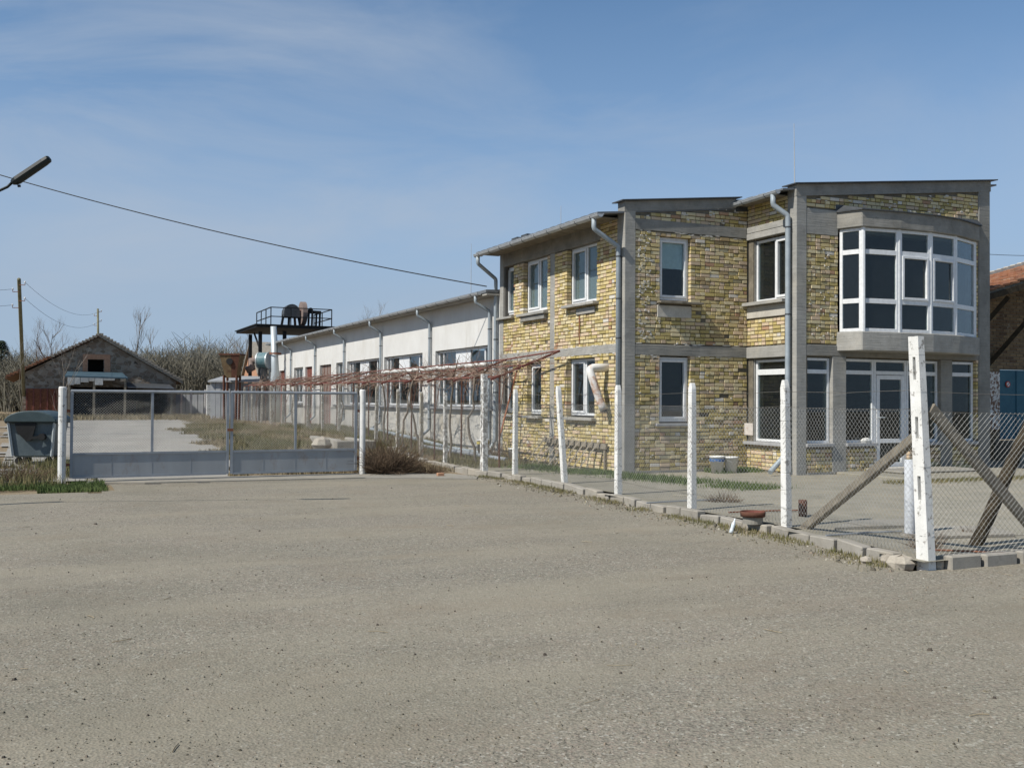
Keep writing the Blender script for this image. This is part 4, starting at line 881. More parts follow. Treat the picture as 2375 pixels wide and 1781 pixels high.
rk = thing('wooden_rack', (-.3, 2.3, .1), 'old wooden rack of slanted laths leaning on the sunlit brick wall', 'rack')
MB().bar((-.06, .62, .62), (-.06, 3.62, .66), .05, .11).build('beam', MAT['wood'], rk)
for i in range(10):
    y = .85+i*.29; q = .0 if i != 4 else .1; MB().bar((-.10, y-.0, .74), (-.52, y+.22, .10), .05, .025).build('lath', MAT['palewood'], rk)
MB().bar((-.04, .72, .1), (-.04, .72, .6), .05).build('leg', MAT['wood'], rk)
z_ = .095
q = onZ(1746, 1214, z_); dt = thing('rusty_basin', q, 'rusty red metal ring standing on a squat concrete block inside the fence', 'basin')
MB().lathe(q, [(.12, 0), (.125, .09), (0, .09)], 18).build('stand', MAT['concrete_dark'], dt); MB().lathe(q+Z*.088, [(.10, 0), (.150, 0), (.156, .065), (.148, .065), (.14, .006)], 22).build('ring', MAT['darkrust'], dt, smooth=True); MB().lathe(q+Z*.09, [(.139, .0), (.145, .055)], 22).build('inner_ring', MAT['redpaint'], dt, smooth=True)
q = onZ(1862, 1196, z_); lath('rusty_can', q, [(0, 0), (.057, 0), (.057, .21), (.052, .21), (.05, .012), (0, .01)], MAT['darkrust'], 'dark rusty pipe stub standing on the yard concrete', 'pipe stub', 14)
q = onZ(2110, 1243, z_); sb = thing('steel_bollard', q, 'pale grey steel tube standing behind the slotted corner post', 'bollard')
MB().lathe(q, [(.058, -.05), (.058, .86), (.05, .86), (.05, .7)], 16).build('tube', MAT['postsilver'], sb, smooth=True); MB().lathe(q, [(.10, 0), (.10, .03), (.058, .03)], 12).build('foot', MAT['curb'], sb)
q = onZ(1692, 1234, .05); q = onZ(1695, 1236, .0); bt = thing('plastic_bottle', q, 'crushed clear plastic bottle lying by the fence kerb', 'bottle')
pb = MB().lathe((0, 0, 0), [(0, 0), (.036, .0), (.038, .05), (.033, .09), (.038, .13), (.036, .17), (.016, .215), (.014, .235), (0, .235)], 14).build('body', MAT['bottle'], None, smooth=True)
pb.parent = bt; pb.rotation_euler = (.1, .35, .3); pb.scale = (.65, .65, .7); cp = MB().lathe((0, 0, 0), [(0, .235), (.017, .235), (.017, .262), (0, .262)], 12).build('cap', MAT['pvc']); cp.parent = bt; cp.rotation_euler = pb.rotation_euler; cp.scale = pb.scale
def rock(loc, s, seed, label):
    r = random.Random(seed); m = MB(); vs = []; fs = []
    for i in range(5):
        ph = math.pi*i/4
        for k in range(8): a = 2*math.pi*k/8; d = r.uniform(.8, 1.15); vs.append((s[0]*d*math.sin(ph)*math.cos(a), s[1]*d*math.sin(ph)*math.sin(a), s[2]*.45+s[2]*.75*d*math.cos(ph)))
    for i in range(4):
        for k in range(8): k2 = (k+1) % 8; fs.append((i*8+k, i*8+k2, (i+1)*8+k2, (i+1)*8+k))
    m.add(vs, fs); o = m.build('rock', MAT['rock'], label=label, cat='rock', group='rocks at the fence corner', bevel=.01); o.location = loc; o.rotation_euler = (0, 0, r.random()*6); return o
for px_, py_, s, sd_, lb in ((2008, 1306, (.075, .055, .06), 1, 'small flat pale rock farthest from the slotted post'), (2056, 1308, (.085, .07, .085), 2, 'rounded pale rock between the larger and the smaller rock'), (2092, 1316, (.15, .10, .11), 3, 'large angular pale rock at the foot of the slotted corner post'), (2175, 1318, (.07, .06, .075), 5, 'brownish rock between the corner post and the first kerb block')):
    rock(onZ(px_, py_, 0), s, sd_, lb)
tp = onY(2255, 1281, -10.45); tq = onY(2375, 1012, -10.45); dd_ = (tq-tp)
MB().tube([tp-dd_*.03, tp+dd_*.3+V((.01, 0, .0)), tp+dd_*.7-V((.008, 0, 0)), tp+dd_*1.25, tp+dd_*1.7], [.072, .068, .07, .062, .055], 12).build('timber_prop', MAT['darkwood'], smooth=True, label='dark bark covered timber log leaning inside the fence corner', cat='log')
q = onX(1738, 995, fx(-6.3)-.06); MB().box(q.x-.012, q.x-.006, q.y-.085, q.y+.085, q.z-.075, q.z+.075).build('warning_plate', MAT['plate'], label='small rust stained white plate wired to the chain link mesh', cat='plate')
o = MB().lathe((0, 0, 0), [(0, 0), (.13, .0), (.15, .05), (.10, .10), (.04, .12), (0, .115)], 9).build('plastic_bag', MAT['film'], label='crumpled white plastic bag on the sill beside the door', cat='bag'); o.location = (4.98, Y2-.0, .737); o.scale = (1, .45, .9)
for i, (pp, lb) in enumerate(((((1935, 1228), (2110, 1222), (2160, 1208), (1975, 1212)), 'thin concrete cover slab lying between brace and bollard'), (((2165, 1249), (2355, 1243), (2300, 1226), (2165, 1224)), 'pale concrete manhole slab behind the log'), (((1560, 1148), (1720, 1160), (1700, 1150), (1590, 1142)), 'broken strip of concrete slab before the shaded brick wall'))):
    P_ = [onZ(a, b, .10) for a, b in pp]; MB().prism([V((p.x, p.y, .07)) for p in P_], (0, 0, .065 if i < 2 else .045)).build('concrete_slab', MAT['pad'] if i < 2 else MAT['slab'], bevel=.01, label=lb, cat='slab', group='loose concrete slabs in the yard')
for i, (a, b, lb) in enumerate((((1500, 1168), (1660, 1160), 'thin dark bar lying on the concrete before the shaded wall'), ((1690, 1190), (1850, 1185), 'thin bar lying behind the rusty basin'), ((1915, 1244), (2090, 1234), 'thin dark rod lying in front of the cover slab'), ((2165, 1278), (2330, 1286), 'thin rod lying behind the right hand kerb'))):
    p, q = onZ(*a, .10), onZ(*b, .10); mid = (p+q)/2+V((.02, .03, 0)); MB().tube([p+Z*.012, mid+Z*.014, q+Z*.012], .011, 6).build('metal_rod', MAT['rust'] if i % 2 else MAT['gatesteel'], label=lb, cat='rod', group='rods lying in the yard')
tr = thing('stone_trough', (-2.9, 10.2, .2), 'pale concrete trough edge in the dry grass beyond the gate', 'trough')
MB().box(-3.6, -2.45, 9.4, 9.6, .02, .45).build('side', MAT['pad'], tr, bevel=.03); MB().box(-3.6, -3.4, 9.6, 12.6, .05, .48).build('side', MAT['curb'], tr, bevel=.03)
MB().box(-2.62, -2.45, 9.6, 12.2, .05, .44).build('side', MAT['curb'], tr, bevel=.03)
rock((-4.05, 9.2, .22), (.3, .25, .3), 9, 'big grey boulder beside the concrete trough')
MB().box(-3.52, -3.38, 1.55, 1.64, .02, .085).build('loose_brick', MAT['redbrick'], bevel=.006, label='single orange brick on the broken apron by the dry bush', cat='brick')
# ------------------------------------------------------------------ dry bushes
def bush(loc, rx, ry, h, n, mat, label, seed, rad=.006):
    r = random.Random(seed); t = thing('dry_bush', loc, label, 'bush', 'dry bushes'); m = MB(); x, y, z = loc
    for i in range(n):
        a = r.random()*6.283; q = r.random()**.6; px_, py_ = x+rx*.5*q*math.cos(a), y+ry*.5*q*math.sin(a)
        cane(m, r, (px_, py_, z-.02), 6, h*r.uniform(.10, .24), (math.cos(a)*rx*.9*q, math.sin(a)*ry*.9*q, r.uniform(.4, 1)*h), rad, .28, .0)
    o = m.build('stems', mat, t); o['kind'] = 'stuff'
bush((-4.2, 2.75, .0), .72, .55, .68, 1000, MAT['drybush'], 'dense dry brown bush beside the right gate post', 31, .006); bush((-3.4, 2.5, .0), .5, .4, .26, 260, MAT['drybush'], 'low dry brush on the broken apron near the slotted post', 32, .005)
bush((-.55, 5.3, .1), .5, .5, .5, 220, MAT['drybush'], 'thin dry shrub at the hall corner', 33, .004); bush((-1.6, -5.6, .1), .4, .3, .16, 160, MAT['drybush'], 'small dry tuft behind the yard grass strip', 34, .004); bush((-2.55, -10.4, .09), .2, .18, .2, 120, MAT['drybush'], 'small dry weed at the foot of the steel tube', 35, .003)
bush((-11.5, 3.4, .0), 1.0, .5, .4, 420, MAT['drybush'], 'dry weeds in front of the waste container', 36, .004); bush((-1.3, -9.9, .09), .16, .14, .12, 90, MAT['drybush'], 'tiny dry weed in front of the pale manhole slab', 37, .003)
# ------------------------------------------------------------------ dumpster, sapling, lamp, poles
db = V((-11.05, 7.6, gz(0, 7.6))); DU = thing('waste_container', db, 'grey waste container with dark rounded lid behind the gate post', 'dumpster')
du, dv = V((math.cos(.05-YAW*.9), math.sin(.05-YAW*.9), 0)), V((-math.sin(.05-YAW*.9), math.cos(.05-YAW*.9), 0))
DP = lambda a, b, z: db+du*a*.82+dv*b*.85+Z*z*.96
MB().hexa([DP(-.52, -.42, .17), DP(.52, -.42, .17), DP(.52, .42, .17), DP(-.52, .42, .17), DP(-.64, -.52, 1.02), DP(.64, -.52, 1.02), DP(.64, .52, 1.02), DP(-.64, .52, 1.02)]).build('body', MAT['dumpster'], DU, bevel=.04)
m = MB(); rim = []
pr = [DP(.70*math.cos(math.pi*k/12), 0, 1.0+.27*math.sin(math.pi*k/12)) for k in range(13)]
m.prism([p-dv*.55 for p in pr], dv*1.1); m.build('lid', MAT['dlid'], DU, bevel=.02)
MB().hexa([DP(-.70, -.57, .97), DP(.70, -.57, .97), DP(.70, .57, .97), DP(-.70, .57, .97), DP(-.70, -.57, 1.03), DP(.70, -.57, 1.03), DP(.70, .57, 1.03), DP(-.70, .57, 1.03)]).build('rim', MAT['dlid'], DU, bevel=.015)
MB().prism([DP(-.42, -.60, .98), DP(.15, -.60, .98), DP(.02, -.56, .58), DP(-.12, -.55, .55), DP(-.36, -.57, .75)], dv*.03).build('lid_arm', MAT['rubber'], DU)
MB().tube([DP(.30, -.62, .66), DP(.30, -.45, .66)], .075, 14).build('hub', MAT['rubber'], DU); MB().bar(DP(-.05, -.6, .62), DP(.3, -.58, .66), .03, .06).build('hub_bar', MAT['rubber'], DU)
for a in (-.4, .4):
    for b in (-.32, .32): MB().tube([DP(a, b-.03, .085), DP(a, b+.03, .085)], .085, 12).bar(DP(a, b, .09), DP(a, b, .2), .04).build('wheel', MAT['rubber'], DU)
for a in (-.56, .56): MB().bar(DP(a*.93, -.46, .2), DP(a*1.1, -.545, 1.0), .05).build('corner_rib', MAT['stack'], DU)
def limb(m, r, p, d, L_, rad, lvl, tw, nseg=5, spread=.7, up=.12, n=5, ch=(3, 5)):
    p = V(p); d = V(d).normalized(); pts = [p.copy()]
    for i in range(nseg):
        d = (d+V((r.gauss(0, .10), r.gauss(0, .10), r.gauss(0, .06)+up*.3))).normalized(); p = p+d*(L_/nseg); pts.append(p.copy())
    tgt = m if lvl > 1 else tw
    tgt.tube(pts, [lerp(rad, rad*.45, i/nseg) for i in range(nseg+1)], n if lvl > 1 else 3, False)
    if lvl <= 0: return
    for k in range(r.randint(*ch)+(2 if lvl == 1 else 0)):
        t = r.uniform(.3, 1); i = min(nseg-1, int(t*nseg)); q = pts[i].lerp(pts[i+1], t*nseg-i)
        dr = (pts[i+1]-pts[i]).normalized(); sv = V((r.gauss(0, 1), r.gauss(0, 1), r.gauss(0, .5)))
        dd2 = (dr*(1-spread*.5)+sv.normalized()*spread+Z*up).normalized()
        limb(m, r, q, dd2, L_*r.uniform(.42, .68), rad*.5*r.uniform(.7, 1), lvl-1, tw, max(3, nseg-1), spread, up, 4, ch)
def bare_tree(loc, h, seed, label, lvl=4, rad=None, spread=.7, up=.18, trunk=.45, ch=(3, 5), name='bare_tree', mats=('bark', 'twig'), stems=1):
    r = random.Random(seed); t = thing(name, loc, label, 'tree', 'bare trees'); m = MB(); tw = MB(); rad = rad or h*.018
    for s in range(stems):
        dr = V((r.gauss(0, .12)*stems, r.gauss(0, .12)*stems, 1)); limb(m, r, V(loc)-Z*.1, dr, h*trunk, rad, lvl, tw, 6, spread, up, 7, ch)
    m.build('trunk', MAT[mats[0]], t); o = tw.build('crown', MAT[mats[1]], t); o['kind'] = 'stuff'
    return t
sp = onZ(50, 1085, .0); bare_tree((sp.x, sp.y, 0), 2.6, 71, 'thin bare sapling in front of the waste container', 3, .018, .55, .25, .6, (2, 4), 'sapling')
bare_tree((-10.75, 8.8, .15), 3.4, 77, 'slender bare sapling between container and gate post', 3, .02, .5, .3, .6, (3, 4), 'sapling')
# lamp at upper left
LD = 14.; lp = dep(-430, 640, LD); base = V((lp.x, lp.y, 0))
LMP = thing('street_lamp', base, 'street lamp with long dark green head tilted upward', 'street lamp')
MB().tube([base-Z*.2, V((base.x, base.y, lp.z+.15))], [.085, .06], 12).build('mast', MAT['gatesteel'], LMP, smooth=True)
a_, b_, c_ = dep(17, 434, LD), dep(28, 424, LD), dep(114, 366, LD); MB().tube([V((base.x, base.y, lp.z-.1)), lp+(a_-lp)*.3, a_, b_], .02, 8).build('arm', MAT['lamp'], LMP, smooth=True)
ax = (c_-b_).normalized(); sd_ = ax.cross(Z).normalized(); up_ = sd_.cross(ax); m = MB()
prof = [(-.075, -.02), (-.06, -.065), (0, -.08), (.06, -.065), (.075, -.02), (.06, .035), (0, .055), (-.06, .035)]; st_ = [(0, .55), (.04, .8), (.12, 1), (.85, .95), (.97, .85), (1, .6)]; L_ = (c_-b_).length; vs = []; fs = []
for t, s in st_:
    for x, z in prof: vs.append(b_+ax*L_*t+sd_*x*s*.9+up_*z*s*.85)
for i in range(len(st_)-1):
    for k in range(8): fs.append((i*8+k, i*8+(k+1) % 8, (i+1)*8+(k+1) % 8, (i+1)*8+k))
fs += [tuple(range(8)), tuple(40+k for k in range(8))]; m.add(vs, fs).build('lamp_head', MAT['lamp'], LMP); MB().bar(b_+ax*.04-up_*.085, b_+ax*.07-up_*.10, .03).build('clip', MAT['lamp'], LMP)
def upole(p, h, top, label, d=.11):
    t = thing('utility_pole', p, label, 'utility pole', 'utility poles'); top = V(top)
    MB().tube([V(p)-Z*.3, top], [d, d*.7], 10).build('pole', MAT['pole'], t, smooth=True); tops = []
    for k, (dz, s) in enumerate(((.25, 1), (.55, -1), (.95, 1), (1.25, -1))):
        c = top-Z*dz; e = c+_R*s*.27; MB().tube([c, e, e+Z*.08], .016, 6).build('insulator_hook', MAT['rust'], t); MB().lathe(e+Z*.08, [(.02, 0), (.04, .02), (.035, .08), (0, .1)], 8).build('insulator', MAT['pvc'], t); tops.append(e+Z*.12)
    return tops
t1 = upole(onZ(58, 965, .45), 6, dep(44, 648, 45), 'leaning grey timber utility pole behind the waste container')
pb_ = dep(230, 900, 76); t2 = upole((pb_.x, pb_.y, .5), 7, dep(227, 716, 76), 'distant utility pole rising behind the barn ridge', .1)
def wire(a, b, sag, label, r_=.008, n=24):
    a, b = V(a), V(b); pts = [a.lerp(b, i/n)-Z*sag*4*(i/n)*(1-i/n) for i in range(n+1)]
    return MB().tube(pts, r_, 5).build('overhead_wire', MAT['rubber'], label=label, cat='wire')
wire(t1[0], t2[0], .8, 'upper wire between the two timber utility poles', .007); wire(t1[2], t2[2], .9, 'lower wire between the two timber utility poles', .007)
e_ = dep(-320, 560, 30); wire(t1[1], e_, .5, 'upper wire leaving the leaning pole away from the barn', .007); wire(t1[3], e_-Z*.5, .5, 'lower wire leaving the leaning pole away from the barn', .007)
cp_ = dep(-95, 378, 31); t3 = upole((cp_.x, cp_.y, .3), 8, (cp_.x, cp_.y, cp_.z+.3), 'tall timber pole carrying the black cable to the hall'); wire(cp_, (-.25, 6.75, 4.62), .24, 'black cable sagging from a tall pole to the hall roof', .015, 30)
wire((8.75, .2, 5.35), dep(2700, 560, 34), .3, 'thin wire running from the brick building over the tiled roof', .007)
# ------------------------------------------------------------------ far left: barn, sheds, machinery
def camfr(px, d):  # frame facing the camera at ground below pixel column px, depth d
    p = dep(px, 923, d); return (V((p.x, p.y, 0)), _R.copy(), V((-math.sin(YAW), -math.cos(YAW), 0)))
BD = 60.; bf = (V((0, 46, 0)), V((1, 0, 0)), V((0, -1, 0))); U_ = lambda px, d=BD: (onY(px, 923, 46).x if d == BD else (px-1187.5)/FPX*d)
BA = thing('stone_barn', dep(228, 960, BD), 'old rubble stone barn with a tiled gable roof and dark loft opening', 'barn')
def FP(fr, a, z, d): return fr[0]+fr[1]*a+Z*z+fr[2]*d
uL, uA, uR = U_(52), U_(228), U_(408); zb, zeL, zeR, zA = .3, 2.95, 2.62, 5.12
def gable(fr, poly, th): return MB().prism([FP(fr, a, z, 0) for a, z in poly], fr[2]*-th)
o1, o2, oz0, oz1 = U_(203), U_(240), 2.97, 3.82; d1_, d2_, dz1 = U_(168), U_(316), 2.2
wl = MB()
for poly in ([(uL, zb), (d1_, zb), (d1_, 2.95), (uL, 2.95)], [(d2_, zb), (uR, zb), (uR, 2.62), (d2_, 2.95)], [(d1_, dz1), (d2_, dz1), (d2_, 2.95), (d1_, 2.95)], [(uL, 2.95), (o1, 2.95), (o1, oz1), (o1, lerp(zeL, zA, (o1-uL)/(uA-uL))), (uL, zeL)], [(o2, 2.95), (d2_, 2.95), (uR, 2.62), (o2, lerp(zA, zeR, (o2-uA)/(uR-uA)))], [(o1, oz1), (o2, oz1), (o2, lerp(zA, zeR, (o2-uA)/(uR-uA))), (uA, zA), (o1, lerp(zeL, zA, (o1-uL)/(uA-uL)))]):
    wl.prism([FP(bf, a, z, 0) for a, z in poly], bf[2]*-.45)
wl.build('gable_wall', MAT['stone'], BA)
MB().fb(bf, uL, uL+.4, zb, zeL, -14, -.45).fb(bf, uR-.4, uR, zb, zeR, -14, -.45).fb(bf, uL, uR, zb, 3, -14.4, -14).build('side_wall', MAT['stone'], BA)
def slope(a0, z0, a1, z1, d0, d1, th): 
    return MB().hexa([FP(bf, a0, z0, d1), FP(bf, a1, z1, d1), FP(bf, a1, z1, d0), FP(bf, a0, z0, d0), FP(bf, a0, z0+th, d1), FP(bf, a1, z1+th, d1), FP(bf, a1, z1+th, d0), FP(bf, a0, z0+th, d0)])
rl = slope(U_(12), 2.62, uA, zA+.02, -14.6, .35, .16).build('roof', MAT['tile'], BA); rr = slope(uA, zA+.02, U_(422), 2.45, -14.6, .35, .16).build('roof', MAT['oldroof'], BA)
r = random.Random(3)
for i in range(26):   # verge tiles, uneven
    t = i/26; a = lerp(U_(14), uA, t); z = lerp(2.78, zA+.17, t); MB().fb(bf, a, a+.24, z-.02+r.uniform(-.02, .03), z+.07+r.uniform(0, .04), .0, .38).build('tile', MAT['tile'] if i < 12 else MAT['oldroof'], rl)
for i in range(26):
    t = i/26; a = lerp(uA, U_(420), t); z = lerp(zA+.15, 2.62, t); MB().fb(bf, a, a+.22, z-.06+r.uniform(-.02, .02), z+.04+r.uniform(0, .03), .0, .38).build('tile', MAT['oldroof'], rr)
MB().fb(bf, o1-.28, o1-.02, oz0, oz1+.25, -.2, .02).fb(bf, o2+.02, o2+.35, oz0, oz1+.25, -.2, .02).fb(bf, o1-.28, o2+.35, oz1+.01, oz1+.3, -.2, .03).build('opening_surround', MAT['redbrick'], BA)
MB().fb(bf, o1-.3, o2+.3, oz0-.3, oz1+.6, -1.6, -1.5).build('loft_shade_sheet', MAT['black'], BA)  # black sheet behind the opening; the loft's shade is put into its colour
MB().fb(bf, U_(60), U_(140), zb, 2.1, .02, .08).build('barn_door', MAT['rust'], BA)
for i in range(5): MB().fb(bf, lerp(U_(60), U_(140), i/5), lerp(U_(60), U_(140), i/5)+.08, zb, 2.1, .08, .12).build('door_batten', MAT['redpaint'], BA)
SH = thing('open_shed', dep(235, 962, 57), 'dark open lean-to shed with blue tin awning before the barn', 'shed')
sf = (V((0, 43.2, 0)), V((1, 0, 0)), V((0, -1, 0))); S_ = lambda px: onY(px, 923, 43.2).x
MB().hexa([FP(sf, S_(150), 2.72, .1), FP(sf, S_(296), 2.66, .1), FP(sf, S_(290), 3.0, -2.8), FP(sf, S_(158), 3.05, -2.8), FP(sf, S_(150), 2.80, .1), FP(sf, S_(296), 2.74, .1), FP(sf, S_(290), 3.08, -2.8), FP(sf, S_(158), 3.13, -2.8)]).build('awning', MAT['bluetin'], SH)
r = random.Random(8); x = S_(156)
while x < S_(292):
    wd_ = r.uniform(.25, .6); dr_ = r.uniform(.12, .42); MB().hexa([FP(sf, x, 2.70-dr_, .06), FP(sf, x+wd_, 2.70-dr_*r.uniform(.5, 1.2), .06), FP(sf, x+wd_, 2.70-dr_, .03), FP(sf, x, 2.70-dr_, .03), FP(sf, x, 2.72, .10), FP(sf, x+wd_, 2.70, .10), FP(sf, x+wd_, 2.70, .07), FP(sf, x, 2.72, .07)]).build('torn_fascia', MAT['film'] if r.random() < .8 else MAT['palewood'], SH); x += wd_+r.choice((.02, .02, .3))
for px_ in (160, 218, 290, 352, 398): MB().fb(sf, S_(px_)-.06, S_(px_)+.06, .3, 2.7 if px_ < 300 else 2.1, -.1, .02).build('post', MAT['wood'], SH)
MB().fb(sf, S_(158), S_(400), .3, 2.1, -2.9, -2.8).fb(sf, S_(158), S_(162), .3, 2.6, -2.8, -.1).build('shade_backing', MAT['black'], SH)  # black sheets stand in for the deep shade inside the open shed
MB().hexa([FP(sf, S_(296), 2.15, .15), FP(sf, S_(404), 2.10, .15), FP(sf, S_(404), 2.4, -2.8), FP(sf, S_(296), 2.45, -2.8), FP(sf, S_(296), 2.19, .15), FP(sf, S_(404), 2.14, .15), FP(sf, S_(404), 2.44, -2.8), FP(sf, S_(296), 2.49, -2.8)]).build('side_roof', MAT['flash'], SH)
tp_ = camfr(122, 40); o = MB().lathe((0, 0, 0), [(.95, 0), (.93, .35), (.75, .75), (.4, 1.0), (0, 1.08)], 16).build('covered_heap', MAT['film'], smooth=True, label='pale rounded tarpaulin heap behind the waste container', cat='heap'); o.location = (tp_[0].x, tp_[0].y, gz(0, tp_[0].y)-.03); o.scale = (.6, .9, .6)
FF = thing('white_post_fence', dep(430, 962, 64), 'row of white posts before a grey sheet fence by the barn', 'fence')
for px_, pt, pbm, d, wd_ in ((405, 904, 958, 66, .1), (421, 903, 961, 65, .1), (443, 903, 964, 63, .1), (476, 903, 962, 63, .1), (484, 893, 968, 58, .2)):
    a, b = dep(px_, pt, d), dep(px_, pbm, d); MB().box(a.x-wd_/2, a.x+wd_/2, a.y-wd_/2, a.y+wd_/2, gz(0, a.y)-.1, a.z).build('post', MAT['white'], FF)
ffr = camfr(1187.5, 67.5)
for i in range(12): a = lerp(U_(404, 67.5), U_(486, 67.5), i/12); MB().fb(ffr, a, a+.18, .35, 1.85, -.03, .0+.03*(i % 2)).build('sheet', MAT['greysheet'], FF)
MS = thing('sheet_shed', dep(540, 985, 52), 'low grey sheet metal shed beside the rusty hopper', 'shed'); mf = camfr(1187.5, 53.5); Q_ = lambda px: U_(px, 53.5)
for i in range(9): a = lerp(Q_(488), Q_(600), i/9); MB().fb(mf, a, lerp(Q_(488), Q_(600), (i+1)/9)-.02, .35, 2.42, -.05, .02*(i % 2)).build('cladding_sheet', MAT['greysheet'], MS)
MB().fb(mf, Q_(488), Q_(600), .35, 2.4, -2.6, -2.5).build('back_wall', MAT['greysheet'], MS); MB().hexa([FP(mf, Q_(484), 2.44, .2), FP(mf, Q_(606), 2.44, .2), FP(mf, Q_(606), 2.75, -2.7), FP(mf, Q_(484), 2.75, -2.7), FP(mf, Q_(484), 2.52, .2), FP(mf, Q_(606), 2.52, .2), FP(mf, Q_(606), 2.83, -2.7), FP(mf, Q_(484), 2.83, -2.7)]).build('roof', MAT['greysheet'], MS)
# platform canopy
pc = dep(595, 751, 54.5); PX, PYc, PZ = pc.x, pc.y, pc.z
PL = thing('machine_platform', (PX+2, PYc+2, .45), 'black steel machine platform with railing on tall posts behind the hall', 'platform')
MB().box(PX, PX+6.4, PYc, PYc+6.4, PZ-.16, PZ-.05).box(PX-.08, PX+6.5, PYc-.08, PYc+6.5, PZ-.05, PZ).build('deck', MAT['black'], PL)
for x, y in ((PX+.5, PYc+1.6), (PX+.5, PYc+4.6), (PX+1.6, PYc+.5), (PX+3.2, PYc+.5), (PX+5.5, PYc+.5)): MB().box(x-.09, x+.09, y-.09, y+.09, .3, PZ-.3).build('post', MAT['black'], PL)
for a, b in (((PX+1.6, PYc+.5, PZ-1.8), (PX+3.2, PYc+.5, PZ-.3)), ((PX+3.2, PYc+.5, PZ-1.6), (PX+5.2, PYc+.5, PZ-.3)), ((PX+.5, PYc+1.6, PZ-1.3), (PX+.5, PYc+3.4, PZ-.3)), ((PX+1.6, PYc+.5, PZ-1.9), (PX+5.5, PYc+.5, PZ-1.9))): MB().bar(a, b, .08).build('brace', MAT['black'], PL)
rx, ry = PX+1.05, PYc+1.5; rail = [(rx, ry+4.2), (rx, ry+2.8), (rx, ry+1.4), (rx, ry), (rx+1.1, ry), (rx+2.3, ry), (rx+3.4, ry), (rx+3.4, ry+2.2), (rx+3.4, ry+4.2)]
RL = MB(); [RL.bar((x, y, PZ), (x, y, PZ+1.05), .05) for x, y in rail]
for z in (.55, 1.05):
    for (x0, y0), (x1, y1) in zip(rail, rail[1:]): RL.bar((x0, y0, PZ+z), (x1, y1, PZ+z), .05)
RL.build('railing', MAT['black'], PL)
mc = V((rx+1.35, ry+.8, PZ)); MC = thing('hoist_machine', mc, 'grey hooded machine with a big wheel standing on the black platform', 'machine')
hp_ = [(math.cos(math.pi*k/10)*.46, .85+math.sin(math.pi*k/10)*.5) for k in range(11)]+[(-.46, .6), (.46, .6)]
MB().prism([mc+V((x, 0, z)) for x, z in hp_], (0, .7, 0)).build('hood', MAT['flash'], MC)
for x in (-.42, -.1, .2, .42): MB().bar(mc+V((x*1.3, .35, 0)), mc+V((x, .35, .75)), .12).build('leg', MAT['black'] if x != .2 else MAT['darkrust'], MC)
wc = mc+V((.64, .2, .86)); MB().tube([wc-V((.13, 0, 0)), wc+V((.13, 0, 0))], .66, 24).build('wheel', MAT['brownpanel'], MC); MB().tube([wc-V((.17, 0, 0)), wc+V((.17, 0, 0))], .18, 12).build('wheel_hub', MAT['redpaint'], MC)
MB().bar(wc-Z*.86, wc, .24, .2).build('wheel_stand', MAT['darkrust'], MC)
for x in (.98, 1.18, 1.42, 1.62): MB().bar(mc+V((x, .3, 0)), mc+V((x+.03, .3, 1.0)), .10).build('roller_leg', MAT['black'], MC)
MB().bar(mc+V((.8, .3, .98)), mc+V((1.7, .3, .95)), .18).build('roller', MAT['black'], MC); MB().tube([mc+V((1.1, .2, 1.08)), mc+V((1.1, .42, 1.08))], .13, 10).build('pulley', MAT['black'], MC)
# duct stack, blower, hopper
sk = dep(637, 985, 51.2); sk = V((sk.x, sk.y, .42)); zt = dep(632, 757, 51.2).z; ST_ = thing('duct_stack', sk, 'tall pale tin duct rising past the end of the hall gutter', 'duct')
MB().tube([sk+Z*-.1, sk+Z*1.9, sk+Z*2.6, V((sk.x-.1, sk.y, zt))], [.27, .25, .19, .15], 14).build('duct', MAT['stack'], ST_, smooth=True); MB().lathe(sk+Z*(dep(636, 820, 51.2).z-.42), [(.3, -.04), (.3, .04)], 12).build('collar', MAT['rust'], ST_)
bl = dep(612, 836, 54); BW = thing('dust_blower', V((bl.x, bl.y, .42)), 'round teal and white dust blower drum next to the tin duct', 'blower'); bax = V((.8, -.6, 0)).normalized()
MB().tube([bl-bax*.26, bl+bax*.26], .42, 24).build('drum', MAT['teal'], BW); MB().tube([bl-bax*.30, bl-bax*.24], .44, 24).build('rim', MAT['stack'], BW); MB().tube([bl+bax*.24, bl+bax*.30], .44, 24).build('rim', MAT['stack'], BW)
MB().bar(V((bl.x, bl.y, .3)), bl-Z*.3, .35).build('stand', MAT['flash'], BW); MB().bar(V((bl.x+.3, bl.y, .3)), bl+V((.3, 0, -.3)), .1).build('leg', MAT['stack'], BW)
MB().tube([bl-bax*.28, bl-bax*.7+Z*-.02, dep(585, 853, 54), dep(572, 858, 54)], .2, 10).build('inlet_duct', MAT['brownpanel'], BW, smooth=True)
hq = dep(537, 985, 53); hq = V((hq.x, hq.y, .42)); HP_ = thing('rusty_hopper', hq, 'rusty tapered steel hopper with a round hole beside the brick outbuilding', 'hopper')
zt0, zt1 = dep(537, 822, 53).z, dep(537, 876, 53).z; tu, tv = _R, V((math.sin(YAW), math.cos(YAW), 0))
def hp8(w0, z0, w1, z1, dp0=0): return [hq*1+tu*a*w+tv*b*w+Z*(z-.42) for w, z in ((w0, z0), (w1, z1)) for a, b in ((-1, -1), (1, -1), (1, 1), (-1, 1))]
